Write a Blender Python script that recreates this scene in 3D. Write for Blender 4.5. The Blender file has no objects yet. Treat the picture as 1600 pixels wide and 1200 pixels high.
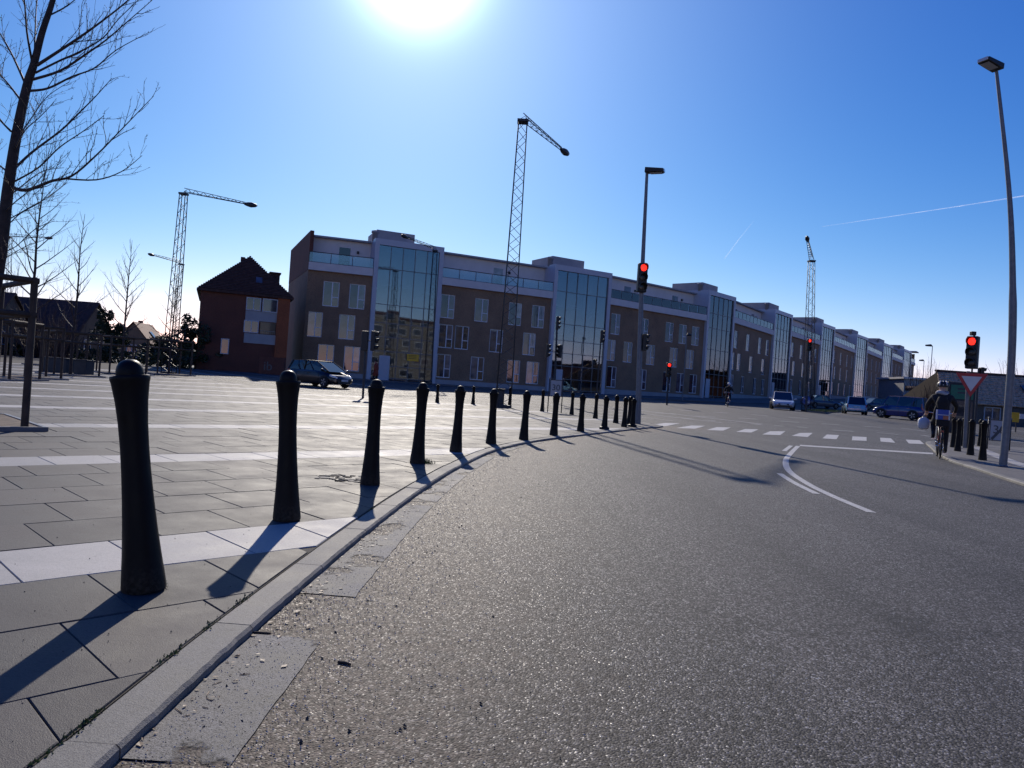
import bpy, math, random
from mathutils import Vector, Matrix
random.seed(7)
PI = math.pi
scene = bpy.context.scene
col = scene.collection

# ------------------------------------------------------------------ camera
F_PX, ROLL, CAM_H = 1150.0, math.radians(4.0), 1.05
CR, SR = math.cos(ROLL), math.sin(ROLL)
cam_d = bpy.data.cameras.new('camera')
cam_d.sensor_width = 36.0
cam_d.lens = 36.0 * F_PX / 1600.0
cam_d.clip_start = 0.05
cam_d.clip_end = 20000
cam = bpy.data.objects.new('camera', cam_d)
col.objects.link(cam)
cam.matrix_world = Matrix(((CR, -SR, 0, 0), (0, 0, -1, 0), (SR, CR, 0, CAM_H), (0, 0, 0, 1)))
scene.camera = cam

# ------------------------------------------------------------------ sky, sun, exposure
SUN_EL, SUN_AZ = math.radians(29.5), math.radians(-9.5)     # azimuth from +Y towards +X
SUN_DIR = Vector((math.sin(SUN_AZ) * math.cos(SUN_EL), math.cos(SUN_AZ) * math.cos(SUN_EL), math.sin(SUN_EL)))
world = bpy.data.worlds.new('World')
scene.world = world
world.use_nodes = True
wn, wl = world.node_tree.nodes, world.node_tree.links
wn.clear()
w_out = wn.new('ShaderNodeOutputWorld')
w_bg = wn.new('ShaderNodeBackground')
w_bg.inputs['Strength'].default_value = 0.10
w_sky = wn.new('ShaderNodeTexSky')
w_sky.sky_type = 'NISHITA'
w_sky.sun_disc = False
w_sky.sun_elevation = SUN_EL
w_sky.sun_rotation = SUN_AZ
w_sky.air_density = 1.0
w_sky.dust_density = 0.1
w_sky.ozone_density = 3.0
w_hsv = wn.new('ShaderNodeHueSaturation')
w_hsv.inputs['Saturation'].default_value = 1.25
def wscale(src, k):
    n = wn.new('ShaderNodeVectorMath'); n.operation = 'SCALE'; n.inputs['Scale'].default_value = k
    wl.new(src, n.inputs[0]); return n.outputs[0]
w_gam = wn.new('ShaderNodeGamma'); w_gam.inputs['Gamma'].default_value = 1.3
wl.new(wscale(w_sky.outputs['Color'], 0.1), w_gam.inputs['Color'])
w_bw = wn.new('ShaderNodeRGBToBW')
wl.new(w_gam.outputs['Color'], w_bw.inputs[0])
w_tint = wn.new('ShaderNodeVectorMath'); w_tint.operation = 'SCALE'; w_tint.inputs[0].default_value = (0.62, 1.02, 1.78)
wl.new(w_bw.outputs[0], w_tint.inputs['Scale'])
w_tm = wn.new('ShaderNodeMix'); w_tm.data_type = 'RGBA'; w_tm.inputs['Factor'].default_value = 0.5
wl.new(w_gam.outputs['Color'], w_tm.inputs['A']); wl.new(w_tint.outputs[0], w_tm.inputs['B'])
wl.new(wscale(w_tm.outputs['Result'], 11.0), w_hsv.inputs['Color'])
# bright aureole round the sun (the disc itself is the sun lamp)
w_tc = wn.new('ShaderNodeTexCoord')
w_dot = wn.new('ShaderNodeVectorMath'); w_dot.operation = 'DOT_PRODUCT'
w_dot.inputs[1].default_value = SUN_DIR
w_nrm = wn.new('ShaderNodeVectorMath'); w_nrm.operation = 'NORMALIZE'
wl.new(w_tc.outputs['Generated'], w_nrm.inputs[0])
wl.new(w_nrm.outputs[0], w_dot.inputs[0])
def wmath(op, a, b=None):
    n = wn.new('ShaderNodeMath'); n.operation = op
    for i, v in enumerate((a, b)):
        if v is None: continue
        if isinstance(v, (int, float)): n.inputs[i].default_value = v
        else: wl.new(v, n.inputs[i])
    return n.outputs[0]
ang = wmath('ARCCOSINE', wmath('MINIMUM', w_dot.outputs['Value'], 0.999999))
def lobe(width, power, amp):
    x = wmath('POWER', wmath('DIVIDE', ang, math.radians(width)), power)
    return wmath('MULTIPLY', wmath('EXPONENT', wmath('MULTIPLY', x, -1.0)), amp)
glow = wmath('ADD', wmath('ADD', lobe(3.3, 2.0, 40.0), lobe(7.5, 1.3, 4.0)), lobe(22.0, 2.0, 3.0))
w_glow = wn.new('ShaderNodeMix'); w_glow.data_type = 'RGBA'; w_glow.blend_type = 'ADD'
w_glow.inputs['Factor'].default_value = 1.0
w_gc = wn.new('ShaderNodeVectorMath'); w_gc.operation = 'SCALE'
w_gc.inputs[0].default_value = (0.74, 0.94, 1.0)
wl.new(glow, w_gc.inputs['Scale'])
w_sep = wn.new('ShaderNodeSeparateColor'); w_com = wn.new('ShaderNodeCombineColor')
wl.new(w_hsv.outputs['Color'], w_sep.inputs[0])
for i_, (ref, out_, gm_) in enumerate(((0.21, 0.36, 1.38), (0.49, 0.605, 1.10), (0.88, 0.98, 0.60))):
    v_ = wmath('POWER', wmath('MULTIPLY', w_sep.outputs[i_], 0.087 / ref), gm_)
    wl.new(wmath('MULTIPLY', v_, out_ / 0.087), w_com.inputs[i_])
wl.new(w_com.outputs[0], w_glow.inputs['A'])
wl.new(w_gc.outputs[0], w_glow.inputs['B'])
wl.new(w_glow.outputs['Result'], w_bg.inputs['Color'])
wl.new(w_bg.outputs[0], w_out.inputs['Surface'])

sun_d = bpy.data.lights.new('sun', 'SUN')
sun_d.energy = 5.0
sun_d.angle = math.radians(0.53)
sun_d.color = (1.0, 0.91, 0.79)
sun = bpy.data.objects.new('sun', sun_d)
col.objects.link(sun)
sun.rotation_euler = (-SUN_DIR).to_track_quat('-Z', 'Y').to_euler()
sun.location = (0, 0, 60)

scene.view_settings.view_transform = 'Standard'
scene.view_settings.look = 'None'
scene.view_settings.exposure = -0.2
scene.view_settings.gamma = 1.0
scene.view_settings.use_curve_mapping = False
scene.render.engine = 'CYCLES'
scene.cycles.max_bounces = 6
scene.cycles.transparent_max_bounces = 12
scene.cycles.caustics_reflective = False
scene.cycles.caustics_refractive = False

# ------------------------------------------------------------------ surveying helpers
ROAD = -0.042
def ss(a, b, x):
    t = min(1.0, max(0.0, (x - a) / (b - a)))
    return t * t * (3 - 2 * t)
def gz(x, y):
    """Height of the terrain (plaza level): it climbs gently away from the plaza."""
    return 0.55 * ss(30, 62, y) + 0.032 * max(0.0, y - 76)
def un(px, py):
    dx, dy = px - 800.0, py - 600.0
    return dx * CR + dy * SR, -dx * SR + dy * CR
def G(px, py, dz=0.0):
    """Ground point seen at a photo pixel."""
    x, y = un(px, py)
    z = dz
    Y = 20.0
    for _ in range(60):
        Yn = F_PX * (CAM_H - z) / max(y, 0.5)
        Y = 0.5 * Y + 0.5 * min(Yn, 300)
        z = gz(0, Y) + dz
    return Vector((x * Y / F_PX, Y, z))
def at(px, py, Y):
    """Point at distance Y seen at a photo pixel."""
    x, y = un(px, py)
    return Vector((x * Y / F_PX, Y, CAM_H - y * Y / F_PX))

# ------------------------------------------------------------------ materials
def nm(name):
    m = bpy.data.materials.new(name); m.use_nodes = True
    nt = m.node_tree
    return m, nt, nt.nodes['Principled BSDF']
def N(nt, typ, **kw):
    n = nt.nodes.new(typ)
    for k, v in kw.items():
        if k in n.inputs: n.inputs[k].default_value = v
        else: setattr(n, k, v)
    return n
def ramp(nt, fac, stops):
    r = nt.nodes.new('ShaderNodeValToRGB')
    el = r.color_ramp.elements
    while len(el) < len(stops): el.new(0.5)
    for e, (p, c) in zip(el, stops):
        e.position = p
        e.color = (c[0], c[1], c[2], 1) if not isinstance(c, (int, float)) else (c, c, c, 1)
    nt.links.new(fac, r.inputs['Fac'])
    return r.outputs['Color']
def mul(nt, a, b, mode='MULTIPLY', f=1.0):
    m = nt.nodes.new('ShaderNodeMix'); m.data_type = 'RGBA'; m.blend_type = mode
    if isinstance(f, (int, float)): m.inputs['Factor'].default_value = f
    else: nt.links.new(f, m.inputs['Factor'])
    for k, v in (('A', a), ('B', b)):
        if isinstance(v, tuple): m.inputs[k].default_value = (*v, 1)
        else: nt.links.new(v, m.inputs[k])
    return m.outputs['Result']
def simple(name, c, rough=0.6, metal=0.0, var=0.25, scale=6.0, bump=0.0, spec=0.5, coat=0.0, per_obj=0.0, bscale=None):
    m, nt, b = nm(name)
    tc = N(nt, 'ShaderNodeTexCoord')
    nz = N(nt, 'ShaderNodeTexNoise', Scale=scale, Detail=6.0, Roughness=0.6)
    nt.links.new(tc.outputs['Object'], nz.inputs['Vector'])
    cc = ramp(nt, nz.outputs['Fac'], [(0.3, tuple(v * (1 - var) for v in c)), (0.7, tuple(min(1, v * (1 + var)) for v in c))])
    if per_obj:
        oi = N(nt, 'ShaderNodeObjectInfo')
        rr = ramp(nt, oi.outputs['Random'], [(0.0, 1 - per_obj), (1.0, 1 + per_obj)])
        cc = mul(nt, cc, rr)
    nt.links.new(cc, b.inputs['Base Color'])
    b.inputs['Roughness'].default_value = rough
    b.inputs['Metallic'].default_value = metal
    b.inputs['Specular IOR Level'].default_value = spec
    b.inputs['Coat Weight'].default_value = coat
    if bump:
        nb = N(nt, 'ShaderNodeTexNoise', Scale=bscale or scale * 6, Detail=4.0)
        nt.links.new(tc.outputs['Object'], nb.inputs['Vector'])
        bp = N(nt, 'ShaderNodeBump', Strength=bump, Distance=0.01)
        nt.links.new(nb.outputs['Fac'], bp.inputs['Height'])
        nt.links.new(bp.outputs['Normal'], b.inputs['Normal'])
    return m

def asphalt():
    m, nt, b = nm('asphalt')
    L = nt.links
    geo = N(nt, 'ShaderNodeNewGeometry')
    pos = geo.outputs['Position']
    v1 = N(nt, 'ShaderNodeTexVoronoi', Scale=125.0); L.new(pos, v1.inputs['Vector'])
    stones = ramp(nt, v1.outputs['Color'], [(0.0, (0.004, 0.0036, 0.0033)), (0.38, (0.021, 0.0192, 0.0178)), (0.68, (0.082, 0.075, 0.069)), (0.9, (0.215, 0.198, 0.182)), (1.0, (0.41, 0.385, 0.35))])
    n1 = N(nt, 'ShaderNodeTexNoise', Scale=0.35, Detail=5.0, Roughness=0.6); L.new(pos, n1.inputs['Vector'])
    patches = ramp(nt, n1.outputs['Fac'], [(0.3, 0.82), (0.7, 1.2)])
    n2 = N(nt, 'ShaderNodeTexNoise', Scale=9.0, Detail=6.0, Roughness=0.7); L.new(pos, n2.inputs['Vector'])
    blot = ramp(nt, n2.outputs['Fac'], [(0.3, 0.85), (0.7, 1.12)])
    c = mul(nt, mul(nt, stones, patches), blot)
    # long tyre-worn streaks and hairline cracks
    mp = N(nt, 'ShaderNodeMapping'); mp.inputs['Rotation'].default_value = (0, 0, math.radians(-14)); mp.inputs['Scale'].default_value = (1.1, 0.07, 1)
    L.new(pos, mp.inputs['Vector'])
    n3 = N(nt, 'ShaderNodeTexNoise', Scale=1.0, Detail=4.0, Roughness=0.6, Distortion=0.4); L.new(mp.outputs[0], n3.inputs['Vector'])
    c = mul(nt, c, ramp(nt, n3.outputs['Fac'], [(0.32, 0.72), (0.5, 1.0), (0.68, 1.18)]))
    vc = N(nt, 'ShaderNodeTexVoronoi', feature='DISTANCE_TO_EDGE', Scale=0.16)
    nw = N(nt, 'ShaderNodeTexNoise', Scale=1.6, Detail=6.0); L.new(pos, nw.inputs['Vector'])
    wv = N(nt, 'ShaderNodeVectorMath', operation='MULTIPLY_ADD'); wv.inputs[1].default_value = (0.9, 0.9, 0.9)
    L.new(nw.outputs['Color'], wv.inputs[0]); L.new(pos, wv.inputs[2]); L.new(wv.outputs[0], vc.inputs['Vector'])
    c = mul(nt, c, ramp(nt, vc.outputs['Distance'], [(0.0, 0.55), (0.0018, 0.7), (0.004, 1.0)]))
    # brown grit swept towards the kerb
    sp = N(nt, 'ShaderNodeSeparateXYZ'); L.new(pos, sp.inputs[0])
    def M(op, a, bb=None):
        n = nt.nodes.new('ShaderNodeMath'); n.operation = op
        for i, v in enumerate((a, bb)):
            if v is None: continue
            if isinstance(v, (int, float)): n.inputs[i].default_value = v
            else: L.new(v, n.inputs[i])
        return n.outputs[0]
    y3 = M('MULTIPLY', M('POWER', M('MAXIMUM', sp.outputs['Y'], 0.0), 3.0), 0.00042)
    d = M('SUBTRACT', M('ADD', sp.outputs['X'], 1.0), y3)
    d = M('ADD', d, M('MULTIPLY', M('SUBTRACT', n2.outputs['Fac'], 0.5), 1.6))
    d = M('ADD', d, M('MULTIPLY', M('SUBTRACT', n1.outputs['Fac'], 0.5), 1.2))
    mr = N(nt, 'ShaderNodeMapRange', interpolation_type='SMOOTHSTEP')
    mr.inputs['From Min'].default_value = 1.9; mr.inputs['From Max'].default_value = 0.1
    L.new(d, mr.inputs['Value'])
    near = M('LESS_THAN', sp.outputs['Y'], 26.0)
    dirt_f = M('MULTIPLY', M('MULTIPLY', mr.outputs[0], near), 0.9)
    v2 = N(nt, 'ShaderNodeTexVoronoi', Scale=95.0); L.new(pos, v2.inputs['Vector'])
    dirt = ramp(nt, v2.outputs['Color'], [(0.0, (0.014, 0.010, 0.007)), (0.45, (0.082, 0.060, 0.042)), (0.82, (0.18, 0.138, 0.100)), (1.0, (0.50, 0.44, 0.36))])
    c = mul(nt, c, dirt, 'MIX', dirt_f)
    L.new(c, b.inputs['Base Color'])
    rr = ramp(nt, v1.outputs['Color'], [(0.0, 0.84), (0.75, 0.70), (1.0, 0.30)])
    L.new(rr, b.inputs['Roughness'])
    b.inputs['Specular IOR Level'].default_value = 0.33
    bp = N(nt, 'ShaderNodeBump', Strength=0.75, Distance=0.004)
    L.new(v1.outputs['Distance'], bp.inputs['Height']); bp.invert = True
    bp2 = N(nt, 'ShaderNodeBump', Strength=0.25, Distance=0.01)
    L.new(n2.outputs['Fac'], bp2.inputs['Height']); L.new(bp.outputs['Normal'], bp2.inputs['Normal'])
    L.new(bp2.outputs['Normal'], b.inputs['Normal'])
    return m

def slab_mat(name, c, var, rough, speck, spec=0.5):
    m, nt, b = nm(name)
    L = nt.links
    geo = N(nt, 'ShaderNodeNewGeometry'); pos = geo.outputs['Position']
    n1 = N(nt, 'ShaderNodeTexNoise', Scale=2.2, Detail=8.0, Roughness=0.68); L.new(pos, n1.inputs['Vector'])
    cc = ramp(nt, n1.outputs['Fac'], [(0.3, tuple(v * (1 - var) for v in c)), (0.7, tuple(v * (1 + var) for v in c))])
    v1 = N(nt, 'ShaderNodeTexVoronoi', Scale=260.0); L.new(pos, v1.inputs['Vector'])
    sp = ramp(nt, v1.outputs['Color'], [(0.0, 1 - speck), (0.6, 1.0), (0.97, 1.0), (1.0, 1 + 2.2 * speck)])
    cc = mul(nt, cc, sp)
    oi = N(nt, 'ShaderNodeObjectInfo')
    rr = ramp(nt, oi.outputs['Random'], [(0.0, (0.80, 0.80, 0.82)), (0.5, (1.0, 0.985, 0.97)), (1.0, (1.16, 1.13, 1.1))])
    cc = mul(nt, cc, rr)
    n3 = N(nt, 'ShaderNodeTexNoise', Scale=30.0, Detail=5.0, Roughness=0.7); L.new(pos, n3.inputs['Vector'])
    st = ramp(nt, n3.outputs['Fac'], [(0.28, 0.7), (0.42, 1.0)])
    cc = mul(nt, cc, st)
    L.new(cc, b.inputs['Base Color'])
    rg = ramp(nt, n1.outputs['Fac'], [(0.3, rough - 0.08), (0.7, rough + 0.1)])
    L.new(rg, b.inputs['Roughness'])
    b.inputs['Specular IOR Level'].default_value = spec
    bp = N(nt, 'ShaderNodeBump', Strength=0.3, Distance=0.003)
    L.new(v1.outputs['Distance'], bp.inputs['Height'])
    bp2 = N(nt, 'ShaderNodeBump', Strength=0.25, Distance=0.006)
    L.new(n3.outputs['Fac'], bp2.inputs['Height']); L.new(bp.outputs['Normal'], bp2.inputs['Normal'])
    L.new(bp2.outputs['Normal'], b.inputs['Normal'])
    return m

def gutter_mat():
    m = slab_mat('gutter_concrete', (0.25, 0.24, 0.215), 0.55, 0.75, 0.9, 0.25)
    nt = m.node_tree; b = nt.nodes['Principled BSDF']; out = nt.nodes['Material Output']
    geo = N(nt, 'ShaderNodeNewGeometry')
    n1 = N(nt, 'ShaderNodeTexNoise', Scale=1.9, Detail=6.0, Roughness=0.62); nt.links.new(geo.outputs['Position'], n1.inputs['Vector'])
    f = ramp(nt, n1.outputs['Fac'], [(0.56, 0.0), (0.60, 0.9)])
    tr = N(nt, 'ShaderNodeBsdfTransparent'); mx = N(nt, 'ShaderNodeMixShader')
    nt.links.new(f, mx.inputs['Fac']); nt.links.new(b.outputs[0], mx.inputs[1]); nt.links.new(tr.outputs[0], mx.inputs[2])
    nt.links.new(mx.outputs[0], out.inputs['Surface'])
    return m

def cast_mat():
    m, nt, b = nm('black_cast_iron'); L = nt.links
    tc = N(nt, 'ShaderNodeTexCoord'); oi = N(nt, 'ShaderNodeObjectInfo')
    ad = N(nt, 'ShaderNodeVectorMath', operation='ADD'); L.new(tc.outputs['Object'], ad.inputs[0])
    sc_ = N(nt, 'ShaderNodeVectorMath', operation='SCALE'); sc_.inputs[0].default_value = (7, 3, 5); L.new(oi.outputs['Random'], sc_.inputs['Scale']); L.new(sc_.outputs[0], ad.inputs[1])
    n1 = N(nt, 'ShaderNodeTexNoise', Scale=9.0, Detail=9.0, Roughness=0.7); L.new(ad.outputs[0], n1.inputs['Vector'])
    n2 = N(nt, 'ShaderNodeTexNoise', Scale=55.0, Detail=4.0, Roughness=0.6); L.new(ad.outputs[0], n2.inputs['Vector'])
    base = ramp(nt, n1.outputs['Fac'], [(0.35, (0.0035, 0.0026, 0.0022)), (0.62, (0.0075, 0.0055, 0.0048)), (0.74, (0.022, 0.016, 0.012))])
    sp = N(nt, 'ShaderNodeSeparateXYZ'); L.new(tc.outputs['Object'], sp.inputs[0])
    mr = N(nt, 'ShaderNodeMapRange', interpolation_type='SMOOTHSTEP'); mr.inputs['From Min'].default_value = 0.17; mr.inputs['From Max'].default_value = 0.0
    L.new(sp.outputs['Z'], mr.inputs['Value'])
    mm = N(nt, 'ShaderNodeMath', operation='MULTIPLY'); L.new(mr.outputs[0], mm.inputs[0]); L.new(ramp(nt, n2.outputs['Fac'], [(0.4, 0.1), (0.65, 0.75)]), mm.inputs[1])
    L.new(mul(nt, base, (0.05, 0.042, 0.034), 'MIX', mm.outputs[0]), b.inputs['Base Color'])
    L.new(ramp(nt, n1.outputs['Fac'], [(0.3, 0.36), (0.7, 0.66)]), b.inputs['Roughness'])
    b.inputs['Specular IOR Level'].default_value = 0.2
    bp = N(nt, 'ShaderNodeBump', Strength=0.18, Distance=0.004); L.new(n2.outputs['Fac'], bp.inputs['Height']); L.new(bp.outputs['Normal'], b.inputs['Normal'])
    return m

def brick_mat(name, c, mortar, scale=1.0):
    m, nt, b = nm(name); L = nt.links
    tc = N(nt, 'ShaderNodeTexCoord')
    nz = N(nt, 'ShaderNodeTexNoise', Scale=0.6, Detail=7.0, Roughness=0.65); L.new(tc.outputs['Object'], nz.inputs['Vector'])
    nf = N(nt, 'ShaderNodeTexNoise', Scale=14.0, Detail=3.0); L.new(tc.outputs['Object'], nf.inputs['Vector'])
    a = ramp(nt, nz.outputs['Fac'], [(0.3, tuple(v * 0.8 for v in c)), (0.7, tuple(v * 1.2 for v in c))])
    f = ramp(nt, nf.outputs['Fac'], [(0.35, 0.8), (0.65, 1.2)])
    L.new(mul(nt, a, f), b.inputs['Base Color'])
    b.inputs['Roughness'].default_value = 0.85
    # fine courses as relief only
    wv = N(nt, 'ShaderNodeTexWave', wave_type='BANDS', bands_direction='Z', Scale=4.2 * scale); L.new(tc.outputs['Object'], wv.inputs['Vector'])
    bp = N(nt, 'ShaderNodeBump', Strength=0.3, Distance=0.01); L.new(wv.outputs['Fac'], bp.inputs['Height'])
    L.new(bp.outputs['Normal'], b.inputs['Normal'])
    return m

def glass_mat(name, tint, reflect, rough=0.02):
    m, nt, b = nm(name); L = nt.links
    nt.nodes.remove(b)
    out = nt.nodes['Material Output']
    tr = N(nt, 'ShaderNodeBsdfTransparent'); tr.inputs['Color'].default_value = (*tint, 1)
    gl = N(nt, 'ShaderNodeBsdfGlossy'); gl.inputs['Roughness'].default_value = rough
    gl.inputs['Color'].default_value = (0.92, 0.97, 1.0, 1)
    lw = N(nt, 'ShaderNodeLayerWeight', Blend=0.35)
    mr = N(nt, 'ShaderNodeMapRange'); mr.inputs['To Min'].default_value = reflect; mr.inputs['To Max'].default_value = 1.0
    L.new(lw.outputs['Fresnel'], mr.inputs['Value'])
    mx = N(nt, 'ShaderNodeMixShader')
    L.new(mr.outputs[0], mx.inputs['Fac']); L.new(tr.outputs[0], mx.inputs[1]); L.new(gl.outputs[0], mx.inputs[2])
    L.new(mx.outputs[0], out.inputs['Surface'])
    return m

def pane_mat():
    """Window glass over a dim room: glossy, each pane a little different inside."""
    m, nt, b = nm('window_glass'); L = nt.links
    oi = N(nt, 'ShaderNodeObjectInfo')
    cc = ramp(nt, oi.outputs['Random'], [(0.0, (0.016, 0.018, 0.026)), (0.5, (0.05, 0.056, 0.075)), (0.85, (0.12, 0.125, 0.15)), (1.0, (0.26, 0.25, 0.25))])
    tc = N(nt, 'ShaderNodeTexCoord')
    nz = N(nt, 'ShaderNodeTexNoise', Scale=1.1, Detail=3.0); L.new(tc.outputs['Object'], nz.inputs['Vector'])
    L.new(mul(nt, cc, ramp(nt, nz.outputs['Fac'], [(0.35, 0.5), (0.65, 1.4)])), b.inputs['Base Color'])
    b.inputs['Roughness'].default_value = 0.03
    b.inputs['Specular IOR Level'].default_value = 0.7
    b.inputs['Coat Weight'].default_value = 0.15
    b.inputs['Coat Roughness'].default_value = 0.02
    return m

def emit_mat(name, c, s):
    m, nt, b = nm(name)
    b.inputs['Base Color'].default_value = (*c, 1)
    b.inputs['Emission Color'].default_value = (*c, 1)
    b.inputs['Emission Strength'].default_value = s
    b.inputs['Roughness'].default_value = 0.3
    return m

MT = {
    'asphalt': asphalt(),
    'paver': slab_mat('grey_paver', (0.083, 0.076, 0.071), 0.24, 0.68, 0.35, 0.27),
    'granite': slab_mat('pale_granite', (0.38, 0.37, 0.35), 0.16, 0.66, 0.25, 0.27),
    'kerb': slab_mat('kerb_granite', (0.25, 0.24, 0.21), 0.34, 0.75, 0.45, 0.25),
    'gutter': gutter_mat(),
    'joint': simple('joint_sand', (0.05, 0.044, 0.036), 0.95, var=0.4, scale=20),
    'pavement': slab_mat('far_pavement', (0.13, 0.125, 0.12), 0.2, 0.75, 0.2, 0.25),
    'tar': simple('tar_seam', (0.022, 0.019, 0.017), 0.75, var=0.4, scale=25, bump=0.3),
    'paint': simple('road_paint', (0.44, 0.43, 0.41), 0.7, var=0.4, scale=40, bump=0.3, spec=0.25),
    'cast': cast_mat(),
    'wood': simple('dark_timber', (0.055, 0.035, 0.022), 0.75, var=0.4, scale=9, bump=0.4),
    'steel': simple('galvanised_steel', (0.17, 0.175, 0.185), 0.5, metal=0.4, var=0.2, scale=10),
    'darksteel': simple('dark_steel', (0.035, 0.038, 0.045), 0.5, metal=0.3, var=0.25, scale=10),
    'black': simple('black_plastic', (0.010, 0.010, 0.011), 0.5, var=0.2, scale=12),
    'bark': simple('bark', (0.045, 0.032, 0.026), 0.85, var=0.45, scale=14, bump=0.5),
    'twig': simple('twig_bark', (0.050, 0.033, 0.030), 0.7, var=0.3, scale=8),
    'white': simple('white_render', (0.60, 0.57, 0.55), 0.7, var=0.06, scale=1.5),
    'whiteframe': simple('white_frame', (0.42, 0.44, 0.49), 0.4, var=0.05, scale=3),
    'winframe': simple('pale_window_frame', (0.66, 0.67, 0.70), 0.4, var=0.05, scale=3),
    'graffiti': simple('faded_graffiti', (0.13, 0.125, 0.12), 0.8, var=0.3, scale=6),
    'grey': simple('grey_cladding', (0.30, 0.30, 0.31), 0.7, var=0.12, scale=1.2),
    'brick': brick_mat('brown_brick', (0.23, 0.145, 0.088), 0.3),
    'redbrick': brick_mat('red_brick', (0.115, 0.040, 0.026), 0.3),
    'orangewall': brick_mat('orange_brick', (0.26, 0.075, 0.028), 0.3),
    'darkroof': simple('dark_roof_tiles', (0.07, 0.04, 0.034), 0.75, var=0.3, scale=4, bump=0.4, spec=0.15),
    'redroof': simple('red_roof_tiles', (0.20, 0.085, 0.06), 0.7, var=0.3, scale=4, bump=0.4, spec=0.15),
    'tileroof': simple('weathered_roof_tiles', (0.52, 0.35, 0.22), 0.75, var=0.45, scale=5, bump=0.5, spec=0.15),
    'mortar': simple('tile_shadow_gap', (0.035, 0.027, 0.022), 0.95, spec=0.05),  # roof sheet under the tiles, dark colour stands for shade in their gaps
    'pane': pane_mat(),
    'curtain': glass_mat('curtain_wall_glass', (0.52, 0.60, 0.67), 0.09),
    'rail_glass': glass_mat('rail_glass', (0.72, 0.78, 0.82), 0.05),
    'interior': simple('pale_stairwell', (0.55, 0.54, 0.55), 0.8, var=0.2, scale=0.8),
    'tan': brick_mat('tan_brick', (0.13, 0.115, 0.10), 0.3),
    'hedge': simple('evergreen_needles', (0.030, 0.042, 0.018), 0.7, var=0.5, scale=3),
    'grass': simple('grass_blades', (0.085, 0.12, 0.03), 0.6, var=0.5, scale=5),
    'dryleaf': simple('dry_leaves', (0.17, 0.10, 0.06), 0.6, var=0.5, scale=40, per_obj=0.3),
    'grit': simple('pale_grit', (0.42, 0.38, 0.34), 0.3, var=0.5, scale=60),
    'darkgrit': simple('dark_grit', (0.035, 0.03, 0.027), 0.6, var=0.5, scale=60),
    'soil': simple('soil', (0.12, 0.085, 0.06), 0.9, var=0.5, scale=8, bump=0.7),
    'rubber': simple('tyre_rubber', (0.012, 0.012, 0.012), 0.75),
    'rim': simple('alloy_rim', (0.35, 0.35, 0.36), 0.35, metal=0.8),
    'carglass': glass_mat('car_glass', (0.05, 0.06, 0.065), 0.05),
    'carblack': simple('black_car_paint', (0.005, 0.005, 0.008), 0.3, var=0.1, coat=0.4),
    'carwhite': simple('silver_white_car_paint', (0.50, 0.52, 0.53), 0.3, var=0.05, coat=1.0),
    'carlight': simple('pale_blue_car_paint', (0.26, 0.46, 0.60), 0.3, var=0.05, coat=1.0),
    'carblue': simple('royal_blue_car_paint', (0.010, 0.026, 0.15), 0.25, var=0.05, coat=1.0),
    'cargrey': simple('dark_grey_car_paint', (0.06, 0.065, 0.08), 0.3, var=0.05, coat=1.0),
    'lamp_clear': simple('headlamp_plastic', (0.6, 0.6, 0.6), 0.15, coat=1.0),
    'lamp_red': simple('tail_lamp_plastic', (0.35, 0.012, 0.012), 0.2, coat=1.0),
    'plate': simple('number_plate', (0.6, 0.6, 0.58), 0.5),
    'sign_red': simple('sign_red', (0.42, 0.018, 0.022), 0.45, var=0.1),
    'sign_white': simple('sign_white', (0.62, 0.60, 0.60), 0.5, var=0.06),
    'sign_blue': simple('sign_blue', (0.03, 0.09, 0.36), 0.45, var=0.1),
    'sign_grey': simple('sign_grey', (0.34, 0.36, 0.40), 0.5, var=0.08),
    'sign_dark': simple('sign_dark', (0.05, 0.055, 0.065), 0.5),
    'green': simple('green_panel', (0.03, 0.17, 0.10), 0.5, var=0.15),
    'yellow': simple('yellow_panel', (0.75, 0.42, 0.02), 0.5, var=0.1),
    'red_on': emit_mat('red_signal_light', (1.0, 0.022, 0.012), 2.6),
    'lens_off': simple('dark_lens', (0.02, 0.014, 0.012), 0.25),
    'skin': simple('skin', (0.5, 0.31, 0.23), 0.6, var=0.08),
    'jacket': simple('black_cloth', (0.018, 0.015, 0.014), 0.9, var=0.3, scale=8, bump=0.4),
    'trousers': simple('dark_trousers', (0.022, 0.017, 0.018), 0.9, var=0.3, scale=8),
    'coat': simple('rust_red_coat', (0.26, 0.05, 0.025), 0.9, var=0.2),
    'hair': simple('dark_hair', (0.02, 0.013, 0.01), 0.7),
    'scarf': simple('pale_scarf', (0.42, 0.40, 0.39), 0.9, var=0.2, scale=20),
    'bag': simple('white_plastic_bag', (0.62, 0.61, 0.62), 0.45, var=0.1, scale=8, bump=0.5),
    'crate_blue': simple('printed_box_blue', (0.03, 0.07, 0.35), 0.5, var=0.2),
    'crate_red': simple('printed_box_orange', (0.45, 0.13, 0.06), 0.5, var=0.2),
    'frame_red': simple('red_bicycle_paint', (0.35, 0.03, 0.02), 0.35),
    'chrome': simple('chrome', (0.6, 0.6, 0.6), 0.2, metal=1.0, var=0.05),
    'planter': simple('dark_planter', (0.028, 0.03, 0.034), 0.6, var=0.25, scale=4),
    'contrail': simple('ice_cloud', (0.9, 0.9, 0.9), 1.0),
    'hill': simple('distant_hill', (0.10, 0.13, 0.16), 0.9, var=0.2, scale=0.02),
}

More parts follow.
